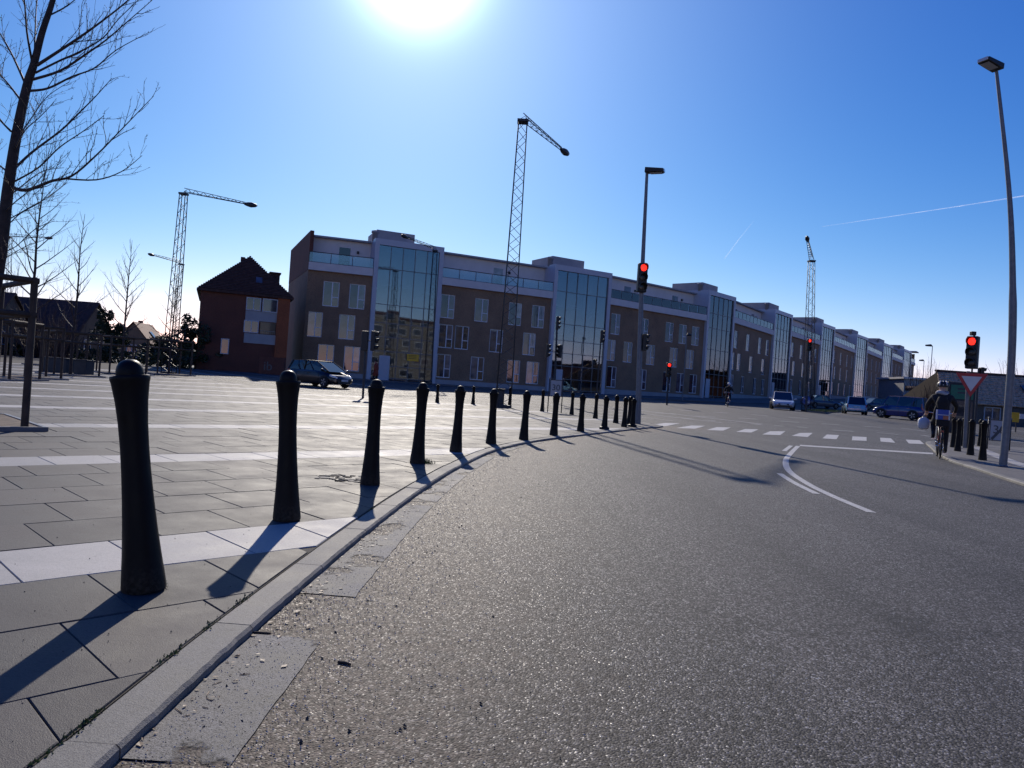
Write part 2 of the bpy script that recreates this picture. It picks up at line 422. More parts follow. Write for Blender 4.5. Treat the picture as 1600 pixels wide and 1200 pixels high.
# ------------------------------------------------------------------ mesh helpers
class MB:
    def __init__(self): self.v, self.f, self.m, self.sm = [], [], [], []
    def face(self, pts, mi=0, smooth=False):
        b = len(self.v); self.v += [tuple(p) for p in pts]
        self.f.append(tuple(range(b, b + len(pts)))); self.m.append(mi); self.sm.append(smooth)
    def raw(self, vs, fs, mi=0, smooth=False):
        b = len(self.v); self.v += [tuple(p) for p in vs]
        for f in fs:
            self.f.append(tuple(i + b for i in f)); self.m.append(mi); self.sm.append(smooth)
    def box(self, lo, hi, mi=0, bottom=True):
        x0, y0, z0 = lo; x1, y1, z1 = hi
        fs = [(4, 5, 6, 7), (0, 1, 5, 4), (1, 2, 6, 5), (2, 3, 7, 6), (3, 0, 4, 7)]
        if bottom: fs.append((3, 2, 1, 0))
        self.raw([(x0, y0, z0), (x1, y0, z0), (x1, y1, z0), (x0, y1, z0), (x0, y0, z1), (x1, y0, z1), (x1, y1, z1), (x0, y1, z1)], fs, mi)
    def obox(self, o, ux, uy, uz, mi=0):
        """box from corner o along three edge vectors"""
        o, ux, uy, uz = Vector(o), Vector(ux), Vector(uy), Vector(uz)
        P = [o, o + ux, o + ux + uy, o + uy]
        P += [p + uz for p in P]
        fs = [(4, 5, 6, 7), (0, 1, 5, 4), (1, 2, 6, 5), (2, 3, 7, 6), (3, 0, 4, 7), (3, 2, 1, 0)]
        if ux.cross(uy).dot(uz) < 0: fs = [tuple(reversed(f)) for f in fs]
        self.raw(P, fs, mi)
    def tube(self, pts, rad, n=6, mi=0, smooth=True, caps=True):
        pts = [Vector(p) for p in pts]
        if isinstance(rad, (int, float)): rad = [rad] * len(pts)
        rings = []
        ref = Vector((0.31, 0.87, 0.21))
        for i, p in enumerate(pts):
            d = (pts[min(i + 1, len(pts) - 1)] - pts[max(i - 1, 0)])
            if d.length < 1e-9: d = Vector((0, 0, 1))
            d.normalize()
            a = d.cross(ref)
            if a.length < 0.1: a = d.cross(Vector((1, 0, 0)))
            a.normalize(); b = d.cross(a)
            rings.append([p + (a * math.cos(2 * PI * k / n) + b * math.sin(2 * PI * k / n)) * rad[i] for k in range(n)])
        vs = [q for r in rings for q in r]
        fs = []
        for i in range(len(pts) - 1):
            for k in range(n):
                k2 = (k + 1) % n
                fs.append((i * n + k, i * n + k2, (i + 1) * n + k2, (i + 1) * n + k))
        self.raw(vs, fs, mi, smooth)
        if caps:
            b = len(self.v) - len(vs)
            self.f.append(tuple(b + k for k in reversed(range(n)))); self.m.append(mi); self.sm.append(False)
            e = b + (len(pts) - 1) * n
            self.f.append(tuple(e + k for k in range(n))); self.m.append(mi); self.sm.append(False)
    def lathe(self, prof, n=20, mi=0, smooth=True, c=(0, 0, 0)):
        vs, fs = [], []
        for (r, z) in prof:
            for k in range(n):
                a = 2 * PI * k / n
                vs.append((c[0] + r * math.cos(a), c[1] + r * math.sin(a), c[2] + z))
        for i in range(len(prof) - 1):
            for k in range(n):
                k2 = (k + 1) % n
                fs.append((i * n + k, i * n + k2, (i + 1) * n + k2, (i + 1) * n + k))
        fs.append(tuple(reversed(range(n))))
        fs.append(tuple((len(prof) - 1) * n + k for k in range(n)))
        self.raw(vs, fs, mi, smooth)
    def prism(self, poly, z0, z1, mi=0):
        n = len(poly)
        vs = [(p[0], p[1], z0) for p in poly] + [(p[0], p[1], z1) for p in poly]
        fs = [tuple(range(n, 2 * n)), tuple(reversed(range(n)))]
        for k in range(n):
            k2 = (k + 1) % n
            fs.append((k, k2, n + k2, n + k))
        self.raw(vs, fs, mi)
    def mesh(self, name, mat, sharp=None):
        me = bpy.data.meshes.new(name)
        me.from_pydata(self.v, [], self.f)
        mats = mat if isinstance(mat, (list, tuple)) else [mat]
        for x in mats: me.materials.append(MT[x] if isinstance(x, str) else x)
        me.polygons.foreach_set('material_index', self.m)
        me.polygons.foreach_set('use_smooth', self.sm)
        if sharp is not None: me.set_sharp_from_angle(angle=math.radians(sharp))
        me.update()
        return me
    def build(self, name, mat, parent=None, loc=None, rz=None, sharp=None, bevel=0.0):
        o = bpy.data.objects.new(name, self.mesh(name, mat, sharp))
        col.objects.link(o)
        if parent: o.parent = parent
        if loc is not None: o.location = loc
        if rz is not None: o.rotation_euler = (0, 0, rz)
        if bevel:
            md = o.modifiers.new('edge', 'BEVEL'); md.width = bevel; md.segments = 2; md.limit_method = 'ANGLE'
        return o
def tag(o, label=None, cat=None, group=None, kind=None):
    for k, v in (('label', label), ('category', cat), ('group', group), ('kind', kind)):
        if v: o[k] = v
    return o
def thing(name, label, cat, loc=(0, 0, 0), rz=0.0, group=None):
    o = bpy.data.objects.new(name, None); col.objects.link(o)
    o.empty_display_size = 0.2
    o.location = loc; o.rotation_euler = (0, 0, rz)
    return tag(o, label, cat, group)
def link(name, me, parent=None, loc=None, rz=None):
    o = bpy.data.objects.new(name, me); col.objects.link(o)
    if parent: o.parent = parent
    if loc is not None: o.location = loc
    if rz is not None: o.rotation_euler = (0, 0, rz)
    return o
KIDS = {}
def copy_tree(o, label=None, parent=None):
    c = o.copy(); col.objects.link(c)
    if parent: c.parent = parent
    if label: c['label'] = label
    for ch in [x for x in o.children]: copy_tree(ch, None, c)
    return c
def text(name, body, size, mat, parent, loc, rot, extrude=0.004, kind=None):
    cu = bpy.data.curves.new(name, 'FONT'); cu.body = body; cu.size = size; cu.extrude = extrude
    cu.align_x = 'CENTER'; cu.align_y = 'CENTER'
    cu.materials.append(MT[mat])
    o = bpy.data.objects.new(name, cu); col.objects.link(o)
    me = bpy.data.meshes.new_from_object(o.evaluated_get(bpy.context.evaluated_depsgraph_get()))
    bpy.data.objects.remove(o); bpy.data.curves.remove(cu)
    return_o = link(name, me, parent, loc); return_o.rotation_euler = rot
    return return_o
def catmull(P, n=6):
    P = [Vector(p) for p in P]; out = []
    for i in range(len(P) - 1):
        a, b, c, d = P[max(i - 1, 0)], P[i], P[i + 1], P[min(i + 2, len(P) - 1)]
        for k in range(n):
            t = k / n
            out.append(0.5 * ((2 * b) + (c - a) * t + (2 * a - 5 * b + 4 * c - d) * t * t + (3 * b - a - 3 * c + d) * t ** 3))
    out.append(P[-1])
    return out

# ================================================================== GROUND
def grid_sheet(xs, ys, dz, name, mat):
    mb = MB(); vs = [(x, y, gz(x, y) + dz) for y in ys for x in xs]; nx = len(xs)
    fs = [(j * nx + i, j * nx + i + 1, (j + 1) * nx + i + 1, (j + 1) * nx + i) for j in range(len(ys) - 1) for i in range(nx - 1)]
    mb.raw(vs, fs, 0, True)
    return mb.build(name, mat)
xs = [-3000, -1200, -500, -250, -120, -60, -30, -15, 0, 15, 30, 60, 120, 250, 500, 1200, 3000]
ys = [-300, -100, -40, 0, 15] + [30 + 2 * i for i in range(24)] + [80, 90, 100, 120, 140, 170, 200, 230]
road = tag(grid_sheet(xs, ys, ROAD, 'road', 'asphalt'), kind='structure')
# far ground slopes away beyond the houses
mb = MB()
yy = [230, 400, 1500, 6000]; zz = [gz(0, 230) + ROAD, 3.0, -12, -60]
for a in range(3):
    mb.face([(-6000, yy[a], zz[a]), (6000, yy[a], zz[a]), (6000, yy[a + 1], zz[a + 1]), (-6000, yy[a + 1], zz[a + 1])])
tag(mb.build('terrain', 'hill'), kind='structure')

# ---- plaza edge (kerb) in plan
KERB = catmull([(-1.10, -6), (-1.13, -2), (-1.15, 1.86), (-1.13, 3.48), (-1.05, 5.41), (-0.92, 7.3), (-0.70, 9.4), (-0.30, 11.9),
                (0.45, 14.43), (1.58, 17.2), (2.95, 20.3), (4.2, 23.1)], 8)
KERB = [Vector((p[0], p[1], 0)) for p in [(q.x, q.y) for q in [Vector((k[0], k[1], 0)) for k in KERB]]] if False else [Vector((k[0], k[1])) for k in KERB]
TIP = [Vector(p) for p in ((4.75, 24.1), (5.05, 24.9), (5.0, 25.7), (4.55, 26.5))]
BACK = [Vector(p) for p in ((3.2, 28.6), (1.4, 31.2), (-3.0, 34.2), (-6.6, 33.5), (-10.3, 34.4), (-14.2, 37.6), (-19.6, 44.0), (-30, 56.0), (-34, 60))]
EDGE = KERB + TIP + BACK
def kerb_x(y):
    for a, b in zip(EDGE, EDGE[1:]):
        if a.y <= y < b.y and b.x >= a.x - 0.2: return a.x + (b.x - a.x) * (y - a.y) / (b.y - a.y)
    return None

def clip(poly, a, b):
    """keep the part of poly on the left of the line a->b"""
    out = []
    d = Vector((b[0] - a[0], b[1] - a[1]))
    sd = lambda p: d.x * (p[1] - a[1]) - d.y * (p[0] - a[0])
    for i, p in enumerate(poly):
        q = poly[(i + 1) % len(poly)]
        sp_, sq = sd(p), sd(q)
        if sp_ >= 0: out.append(p)
        if sp_ * sq < 0:
            t = sp_ / (sp_ - sq); out.append((p[0] + (q[0] - p[0]) * t, p[1] + (q[1] - p[1]) * t))
    return out
def area(P): return 0.5 * sum(P[i][0] * P[(i + 1) % len(P)][1] - P[(i + 1) % len(P)][0] * P[i][1] for i in range(len(P)))
def inside(p):
    c = False; P = [(-80, -6)] + [(e.x, e.y) for e in EDGE] + [(-80, 60)]
    for i in range(len(P)):
        a, b = P[i], P[i - 1]
        if (a[1] > p[1]) != (b[1] > p[1]) and p[0] < (b[0] - a[0]) * (p[1] - a[1]) / (b[1] - a[1]) + a[0]: c = not c
    return c
# plaza bed
mb = MB()
bed = [(-80, -6)] + [(e.x, e.y) for e in EDGE] + [(-80, 60)]
ys2 = [-6, 0, 6, 12, 18, 24, 30, 33, 36, 40, 44, 48, 54, 60]
for y0, y1 in zip(ys2, ys2[1:]):
    P = clip(clip(bed, (-100, y0), (100, y0)), (100, y1), (-100, y1))
    if len(P) > 2: mb.face([(p[0], p[1], gz(*p) - 0.007) for p in P])
plaza = tag(mb.build('plaza', 'joint'), kind='structure')

# ---- paving slabs: rows at 46 degrees, every sixth row pale granite
AX = math.radians(46.0)
U, W = Vector((math.cos(AX), math.sin(AX))), Vector((-math.sin(AX), math.cos(AX)))
ROWH, SLABL, GAP = 0.655, 0.56, 0.0036
BAND0 = 3.86
PITS = []           # tree pits are cut out (rectangles, filled later)
def slab_poly(mb, P, z, ch=0.004, th=0.03, mi=0):
    n = len(P); cx = sum(p[0] for p in P) / n; cy = sum(p[1] for p in P) / n
    def shrink(p, d):
        v = Vector((p[0] - cx, p[1] - cy)); l = max(v.length, 1e-6)
        return (p[0] - v.x / l * d, p[1] - v.y / l * d)
    top = [shrink(p, ch * 1.4) for p in P]
    vs = [(p[0], p[1], z(p) - th) for p in P] + [(p[0], p[1], z(p) - ch) for p in P] + [(p[0], p[1], z(p)) for p in top]
    fs = [tuple(range(2 * n, 3 * n))]
    for r in (0, 1):
        for k in range(n):
            k2 = (k + 1) % n
            fs.append((r * n + k, r * n + k2, (r + 1) * n + k2, (r + 1) * n + k))
    mb.raw(vs, fs, mi)
full = [(-SLABL / 2 + GAP / 2, -ROWH / 2 + GAP / 2), (SLABL / 2 - GAP / 2, -ROWH / 2 + GAP / 2), (SLABL / 2 - GAP / 2, ROWH / 2 - GAP / 2), (-SLABL / 2 + GAP / 2, ROWH / 2 - GAP / 2)]
full_me = {}
for kind_ in ('paver', 'granite'):
    mb = MB(); slab_poly(mb, full, lambda p: 0.0); full_me[kind_] = mb.mesh(kind_ + '_slab', kind_)
pit_c = [G(-40, 668), G(36, 598), G(108, 586), G(188, 581), G(262, 590)]
def in_pit(c):
    return any(abs((c - Vector((p.x, p.y))).dot(U)) < 0.85 and abs((c - Vector((p.x, p.y))).dot(W)) < 0.85 for p in pit_c[:0])
slabs = []
for r in range(-16, 75):
    wv = BAND0 + (r + 0.5) * ROWH
    off = 0.06 + (r % 2) * 0.5 * SLABL + random.uniform(-.018, .018)
    for k in range(-110, 100):
        uv = k * SLABL + off
        c = U * uv + W * wv
        if c.y < -1.2 or c.y > 44 or c.x < -34 or abs(c.x) > 0.78 * max(c.y, 0) + 2.2: continue
        hx = [c + U * p[0] + W * p[1] for p in full]
        P = [(p.x, p.y) for p in hx]
        # clip with the nearest edge chord
        ins = [inside(p) for p in P]
        if not any(ins) and not inside((c.x, c.y)): continue
        whole = all(ins)
        # near the kerb?
        dmin, seg = 9e9, None
        for a, b in zip(EDGE, EDGE[1:]):
            ab = b - a; t = max(0, min(1, (c - a).dot(ab) / ab.length_squared)); q = a + ab * t
            d = (q - c).length
            if d < dmin: dmin, seg = d, (a, b, t)
        if dmin < 0.75:
            # chord through the edge near the slab, a joint's width inside
            i0 = EDGE.index(seg[0]); a, b = seg[0], seg[1]
            nrm = Vector((-(b - a).y, (b - a).x)).normalized() * 0.006
            P2 = clip(P, a + nrm, b + nrm)
            if len(P2) < 3 or abs(area(P2)) < 0.012: continue
            if abs(area(P2) - area(P)) > 1e-4: P = P2; whole = False
            else: whole = True
        elif not whole: continue
        slabs.append((c.y + 0.35 * abs(c.x), c, P, whole, 'granite' if r % 6 == 0 else 'paver'))
slabs.sort(key=lambda s: s[0])
cnt = {'paver': 0, 'granite': 0}
rest = {'paver': MB(), 'granite': MB()}
for d, c, P, whole, kd in slabs:
    cnt[kd] += 1
    dz = random.uniform(-0.0022, 0.0022)
    nm_ = 'paver' if kd == 'paver' else 'granite_slab'
    if cnt[kd] <= (290 if kd == 'paver' else 150):
        if whole:
            o = link(nm_, full_me[kd], plaza, (c.x, c.y, gz(c.x, c.y) + dz), AX)
            o.rotation_euler = (random.uniform(-.0025, .0025), random.uniform(-.002, .002), AX)
        else:
            m2 = MB(); slab_poly(m2, [(p[0] - c.x, p[1] - c.y) for p in P], lambda p: 0.0)
            m2.build(nm_, kd, plaza, (c.x, c.y, gz(c.x, c.y) + dz))
    else:
        slab_poly(rest[kd], P, lambda p: gz(*p) + dz)
for kd, nme in (('paver', 'distant_pavers'), ('granite', 'distant_granite_slabs')):
    tag(rest[kd].build(nme, kd, plaza), kind='stuff')

# ---- kerb stones
def offset_line(L, d):
    out = []
    for i, p in enumerate(L):
        t = (L[min(i + 1, len(L) - 1)] - L[max(i - 1, 0)]).normalized()
        out.append(p + Vector((t.y, -t.x)) * d)
    return out
def resample(L, step):
    out = [L[0]]; acc = 0.0
    for a, b in zip(L, L[1:]):
        d = (b - a).length; pos = 0.0
        while acc + (d - pos) >= step:
            pos += step - acc; acc = 0.0; out.append(a + (b - a) * (pos / d))
        acc += d - pos
    out.append(L[-1])
    return out
kerb = tag(bpy.data.objects.new('kerb', None), kind='structure'); col.objects.link(kerb)
def kerb_stone(line, d0, d1, z0, z1, parent, mat, name, rough_edge=0.0):
    """one stone following a short run of the edge line"""
    A, B = offset_line(line, d0), offset_line(line, d1)
    mb = MB(); n = len(line); rows = []
    ch = 0.012
    for i in range(n):
        a, b = A[i], B[i]; n_ = (b - a).normalized()
        j = random.uniform(-rough_edge, rough_edge)
        zb = gz(a.x, a.y)
        b2 = b + n_ * j
        rows.append([(a.x, a.y, zb + z0), (a.x, a.y, zb + z1 - .003), ((a + n_ * .006).x, (a + n_ * .006).y, zb + z1), ((b2 - n_ * ch).x, (b2 - n_ * ch).y, zb + z1),
                     (b2.x, b2.y, zb + z1 - ch + random.uniform(-rough_edge, rough_edge) * .4), (b.x + n_.x * j * .6, b.y + n_.y * j * .6, zb + z0)])
    m = 6; vs = [p for r_ in rows for p in r_]; fs = []
    for i in range(n - 1):
        for k in range(m - 1):
            fs.append((i * m + k, i * m + k + 1, (i + 1) * m + k + 1, (i + 1) * m + k))
    fs.append(tuple(range(m))[::-1]); fs.append(tuple((n - 1) * m + k for k in range(m)))
    mb.raw(vs, [tuple(reversed(f)) for f in fs])
    return mb.build(name, mat, parent)
fine = resample(KERB + TIP + BACK[:3], 0.05)
step = 20     # one metre stones
for i in range(0, len(fine) - 2, step):
    seg = fine[i:i + step + 1]
    if len(seg) < 3: continue
    if seg[0].y > 14: seg = seg[::4] + ([seg[-1]] if (len(seg) - 1) % 4 else [])
    a, b = seg[0], seg[-1]
    seg = [seg[0] + (seg[1] - seg[0]) * .08] + list(seg[1:-1]) + [seg[-1] - (seg[-1] - seg[-2]) * .08]
    kerb_stone(seg, 0.006, 0.158, ROAD - .03, random.uniform(-.004, .003), kerb, 'kerb', 'kerb_stone', 0.0024 if seg[0].y < 8 else 0.002)
# ---- gutter slabs along the near kerb, partly lost under grit
gut = tag(bpy.data.objects.new('gutter', None), kind='structure'); col.objects.link(gut)
gl = resample(KERB, 0.1)
def gutter_run(y0, y1, d0, d1, jag=0.0):
    seg = [p for p in gl if y0 <= p.y <= y1]
    A, B = offset_line(seg, d0), offset_line(seg, d1)
    if jag:
        B = [A[i] + (B[i] - A[i]) * (1 + random.uniform(-jag, jag)) for i in range(len(B))]
    mb = MB(); vs = []
    for a, b in zip(A, B): vs += [(a.x, a.y, ROAD + .004), (b.x, b.y, ROAD + .004)]
    mb.raw(vs, [(2 * i, 2 * i + 1, 2 * i + 3, 2 * i + 2) for i in range(len(seg) - 1)])
    return mb.build('gutter_slab', 'gutter', gut)
for (y0, y1) in ((-1, 1.95), (1.97, 3.0), (3.55, 6.4), (6.42, 9.2), (9.22, 14.5)):
    seg = [p for p in gl if y0 <= p.y <= y1]
    A, B = offset_line(seg, .162), offset_line(seg, .162)
    B = [a + (offset_line(seg, 1.0)[i] - seg[i]) * (max(.12, .315 - .016 * max(0, a.y - 1)) * random.uniform(.985, 1.015)) for i, a in enumerate(A)]
    mb = MB(); vs = []
    for a, b in zip(A, B): vs += [(a.x, a.y, ROAD + .004), (b.x, b.y, ROAD + .004)]
    mb.raw(vs, [(2 * i, 2 * i + 1, 2 * i + 3, 2 * i + 2) for i in range(len(seg) - 1)])
    mb.build('gutter_slab', 'gutter', gut)
# ---- pavement island on the right
ISL = catmull([(6.6, 5.0), (7.7, 9.0), (8.86, 12.6), (9.68, 14.9), (10.4, 17.0), (11.9, 20.2), (13.3, 22.9), (14.9, 26.0), (16.0, 27.6), (17.4, 28.2), (19.5, 27.4), (24, 24.5), (40, 15)], 6)
ISL = [Vector((p[0], p[1])) for p in ISL]
mb = MB()
P = [(p.x, p.y) for p in ISL] + [(60, 5)]
P.reverse()
mb.face([(p[0], p[1], gz(*p)) for p in reversed(P)])
island = tag(mb.build('pavement', 'pavement'), kind='structure')
if island.data.polygons[0].normal.z < 0: island.data.flip_normals()
islk = tag(bpy.data.objects.new('island_kerb', None), kind='structure'); col.objects.link(islk)
isf = resample(list(reversed(ISL)), 0.25)
# run the island edge so that the road lies on its right-hand side
for i in range(0, len(isf) - 2, 4):
    seg = isf[i:i + 5]
    if len(seg) < 3 or seg[0].y < 4: continue
    seg = [seg[0] + (seg[1] - seg[0]) * .03] + list(seg[1:-1]) + [seg[-1] - (seg[-1] - seg[-2]) * .03]
    kerb_stone(seg, 0.0, 0.15, ROAD - .03, .004, islk, 'kerb', 'kerb_stone', .002)
# island paving: pale strip that follows the kerb
for j, (d0, d1) in enumerate(((-1.55, -1.2),)):
    L_ = [p for p in isf if 6 < p.y < 26 and p.x < 18]
    A, B = offset_line(L_, d0), offset_line(L_, d1)
    mb = MB(); vs = []
    for a, b in zip(A, B): vs += [(a.x, a.y, .004), (b.x, b.y, .004)]
    mb.raw(vs, [(2 * i, 2 * i + 1, 2 * i + 3, 2 * i + 2) for i in range(len(L_) - 1)])
    tag(mb.build('path', 'granite'), kind='structure')

# ---- road markings
def mark(name, pts, z=ROAD + .004):
    mb = MB(); mb.face([(p[0], p[1], gz(p[0], p[1]) + z) for p in pts])
    o = mb.build(name, 'paint')
    if o.data.polygons[0].normal.z < 0: o.data.flip_normals()
    return tag(o, kind='structure')
def gp(px, py): p = G(px, py, ROAD); return (p.x, p.y)
for q in ([(1191, 679), (1203, 674), (1227, 674), (1219, 680)], [(1237, 681), (1250, 676.5), (1270, 676.5), (1262, 683)],
          [(1285, 685), (1292, 679), (1311, 680), (1307, 686.5)], [(1331, 688), (1332, 682), (1354, 683), (1354, 689)],
          [(1376, 690), (1375, 684), (1392, 685), (1399, 692)], [(1420, 693), (1415, 687), (1437, 688), (1444, 694)],
          [(1150, 675), (1164, 670.5), (1185, 671), (1174, 676)], [(1104, 672), (1120, 667.5), (1142, 668), (1130, 673)],
          [(1056, 669), (1080, 665), (1102, 665.5), (1086, 670)], [(1012, 664.5), (1040, 661), (1062, 661.5), (1040, 666)]):
    mark('crossing_stripe', [gp(*p) for p in q])
mark('stop_line', [gp(1250, 695.2), gp(1250, 697.2), gp(1458, 710), gp(1458, 707.8)])
def strip(name, px, w):
    L_ = [Vector(gp(*p)) for p in px]
    L_ = [Vector((p[0], p[1])) for p in catmull([(p.x, p.y, 0) for p in L_], 6)]
    A, B = offset_line(L_, -w / 2), offset_line(L_, w / 2)
    mb = MB(); vs = []
    for a, b in zip(A, B): vs += [(a.x, a.y, gz(a.x, a.y) + ROAD + .004), (b.x, b.y, gz(b.x, b.y) + ROAD + .004)]
    mb.raw(vs, [(2 * i + 2, 2 * i + 3, 2 * i + 1, 2 * i) for i in range(len(L_) - 1)])
    o = mb.build(name, 'paint')
    if o.data.polygons[0].normal.z < 0: o.data.flip_normals()
    return tag(o, kind='structure')
strip('lane_line', [(1247, 697), (1236, 708), (1228, 719), (1232, 735), (1260, 755), (1300, 775), (1362, 801)], .105)
strip('lane_line', [(1218, 740), (1240, 754), (1276, 772)], .095)
strip('lane_line', [(1236, 696.5), (1225, 705)], .10)
for (x0, y0, x1, y1) in ((1023, 645, 1056, 647), (1086, 650, 1119, 652), (1153, 653, 1184, 655), (1232, 652, 1262, 654), (1218, 658, 1249, 660),
                         (1065, 653, 1083, 655), (1100, 656, 1118, 658), (1136, 659, 1152, 661), (1172, 662, 1190, 664), (1210, 665, 1225, 666), (1245, 667, 1262, 668),
                         (1284, 662, 1312, 664), (1300, 672, 1334, 674), (1350, 666, 1378, 668), (1370, 676, 1404, 679), (1408, 669, 1446, 674), (1440, 680, 1454, 682),
                         (1063, 641, 1083, 642), (1114, 644, 1136, 645.5), (1174, 648, 1200, 650)):
    a, b = Vector(gp(x0, y0)), Vector(gp(x1, y1))
    d = b - a
    n = Vector((d.y, -d.x)).normalized() * 0.09
    if abs(n.y) < .05: n = Vector((n.x, .08))
    mark('lane_dash', [a - n, b - n, b + n, a + n])
# far carriageway behind the plaza: kerb strip, cycle track and lines that follow the plaza edge
Bk = [Vector((3.2, 28.6))] + BACK[1:]
for d0, d1, mt, nm_ in ((0.35, 0.55, 'kerb', 'far_kerb'), (2.3, 2.45, 'paint', 'lane_line'), (4.4, 4.75, 'kerb', 'far_kerb'), (7.6, 7.75, 'paint', 'lane_line'), (10.4, 10.6, 'paint', 'lane_line')):
    L_ = resample(Bk, 1.5); A, B = offset_line(L_, d0), offset_line(L_, d1)
    mb = MB(); vs = []
    for a, b in zip(A, B): vs += [(a.x, a.y, gz(a.x, a.y) + ROAD + .006), (b.x, b.y, gz(b.x, b.y) + ROAD + .006)]
    mb.raw(vs, [(2 * i, 2 * i + 1, 2 * i + 3, 2 * i + 2) for i in range(len(L_) - 1)])
    o = mb.build(nm_, mt)
    if o.data.polygons[0].normal.z < 0: o.data.flip_normals()
    tag(o, kind='structure')
# lines on the road at the far right
for (x0, y0, x1, y1) in ((1570, 672, 1600, 674), (1530, 684, 1568, 686), (1575, 689, 1600, 691)):
    a, b = Vector(gp(x0, y0)), Vector(gp(x1, y1)); n = Vector((0, .1))
    mark('lane_dash', [a - n, b - n, b + n, a + n])

# ================================================================== LONG APARTMENT BUILDING
FAC = [(472, 66), (573, 67.5), (681, 70), (855, 75), (945, 78.5), (1097, 88.5), (1140, 93.5), (1203, 107), (1231, 113), (1278, 126), (1299, 132), (1334, 148), (1352, 155), (1377, 171), (1392, 179), (1410, 192), (1422, 200), (1429, 207)]
def fp(px, Y):
    x, _ = un(px, 560); return Vector((x * Y / F_PX, Y))
FP = [fp(*p) for p in FAC]
B0 = Vector((FP[0].x, FP[0].y, 0.45))
apt = thing('apartment_building', 'long four-storey brown brick apartment building with glazed stair towers and white penthouse floor', 'building', B0)
def loc3(p, z): return Vector((p.x - B0.x, p.y - B0.y, z - B0.z))
ROWS = ((0.75, 3.0), (3.6, 5.85), (6.45, 8.7))       # window sill and head heights of the three brick storeys
WINPX = {
    0: ([508, 549], [482, 541], [516, 557]),
    1: ([690, 746, 803, 833], [684.5, 722, 776, 828], [699, 753, 806, 842]),
    2: ([957, 1005, 1044, 1065, 1085], [951, 983, 1019, 1055, 1081], [964, 1009, 1049, 1070, 1090]),
    3: ([1145, 1162, 1181, 1194], [1144, 1154, 1173, 1192], [1147, 1166, 1185, 1197]),
    4: ([1238, 1252, 1266], [1240, 1255, 1268], [1236.5, 1250.5, 1264, 1273]),
    5: ([1303, 1313, 1322, 1330], [1305, 1314, 1324], [1302.5, 1313, 1323, 1330.5]),
    6: ([1357, 1364, 1371], [1356, 1363, 1370], [1355, 1362, 1369, 1374]),
    7: ([1395, 1400, 1405], [1396, 1402], [1395, 1400, 1405]),
    8: ([1425], [1425], [1425]),
}
WW, WH = 1.42, 2.25
# shared window meshes; local x along the facade, y into the wall
def bar(mb, x0, x1, z0, z1, y0=-.03, y1=.05): mb.box((x0, y0, z0), (x1, y1, z1))
mb = MB(); f = .07
bar(mb, -WW / 2, WW / 2, 0, f); bar(mb, -WW / 2, WW / 2, WH - f, WH); bar(mb, -WW / 2, -WW / 2 + f, f, WH - f); bar(mb, WW / 2 - f, WW / 2, f, WH - f)
bar(mb, .04, .13, f, WH - f); bar(mb, .13, WW / 2 - f, .82, .89)
win_me = mb.mesh('window', 'winframe')
def pane_mesh(x0, x1, z0, z1):
    mb = MB(); mb.box((x0, 0, z0), (x1, .02, z1)); return mb.mesh('pane', 'pane')
PANES = [pane_mesh(-WW / 2 + f, .04, f, WH - f), pane_mesh(.13, WW / 2 - f, f, .82), pane_mesh(.13, WW / 2 - f, .89, WH - f)]
mb = MB()
for q in ((-WW / 2 + f, .04, f, WH - f), (.13, WW / 2 - f, f, .82), (.13, WW / 2 - f, .89, WH - f)): mb.box((q[0], 0, q[2]), (q[1], .02, q[3]))
PANE_ALL = mb.mesh('pane', 'pane')
def add_window(root, p, ang_, far=False):
    w = link('window', win_me, root, p, ang_)
    w.rotation_euler = (random.uniform(-.004, .004), 0, ang_ + random.uniform(-.008, .008))
    if far: link('pane', PANE_ALL, w)
    else:
        for pm in PANES:
            o = link('pane', pm, w); o.rotation_euler = (random.uniform(-.004, .004), 0, random.uniform(-.01, .01))
BAND0Z, BAND1Z, RAILZ, TOPZ, TOWZ = 9.55, 10.25, 11.15, 12.8, 13.05
def wallquad(mb, a, b, z0, z1):
    mb.face([loc3(a, z0), loc3(b, z0), loc3(b, z1), loc3(a, z1)])
def solid_strip(mb, a, b, n, d0, d1, z0, z1):
    """box along a-b; n points out of the facade; from d0 to d1 outwards"""
    A = loc3(a + n * d0, z0)
    mb.obox(A, (b - a).to_3d(), (n * (d1 - d0)).to_3d(), Vector((0, 0, z1 - z0)))
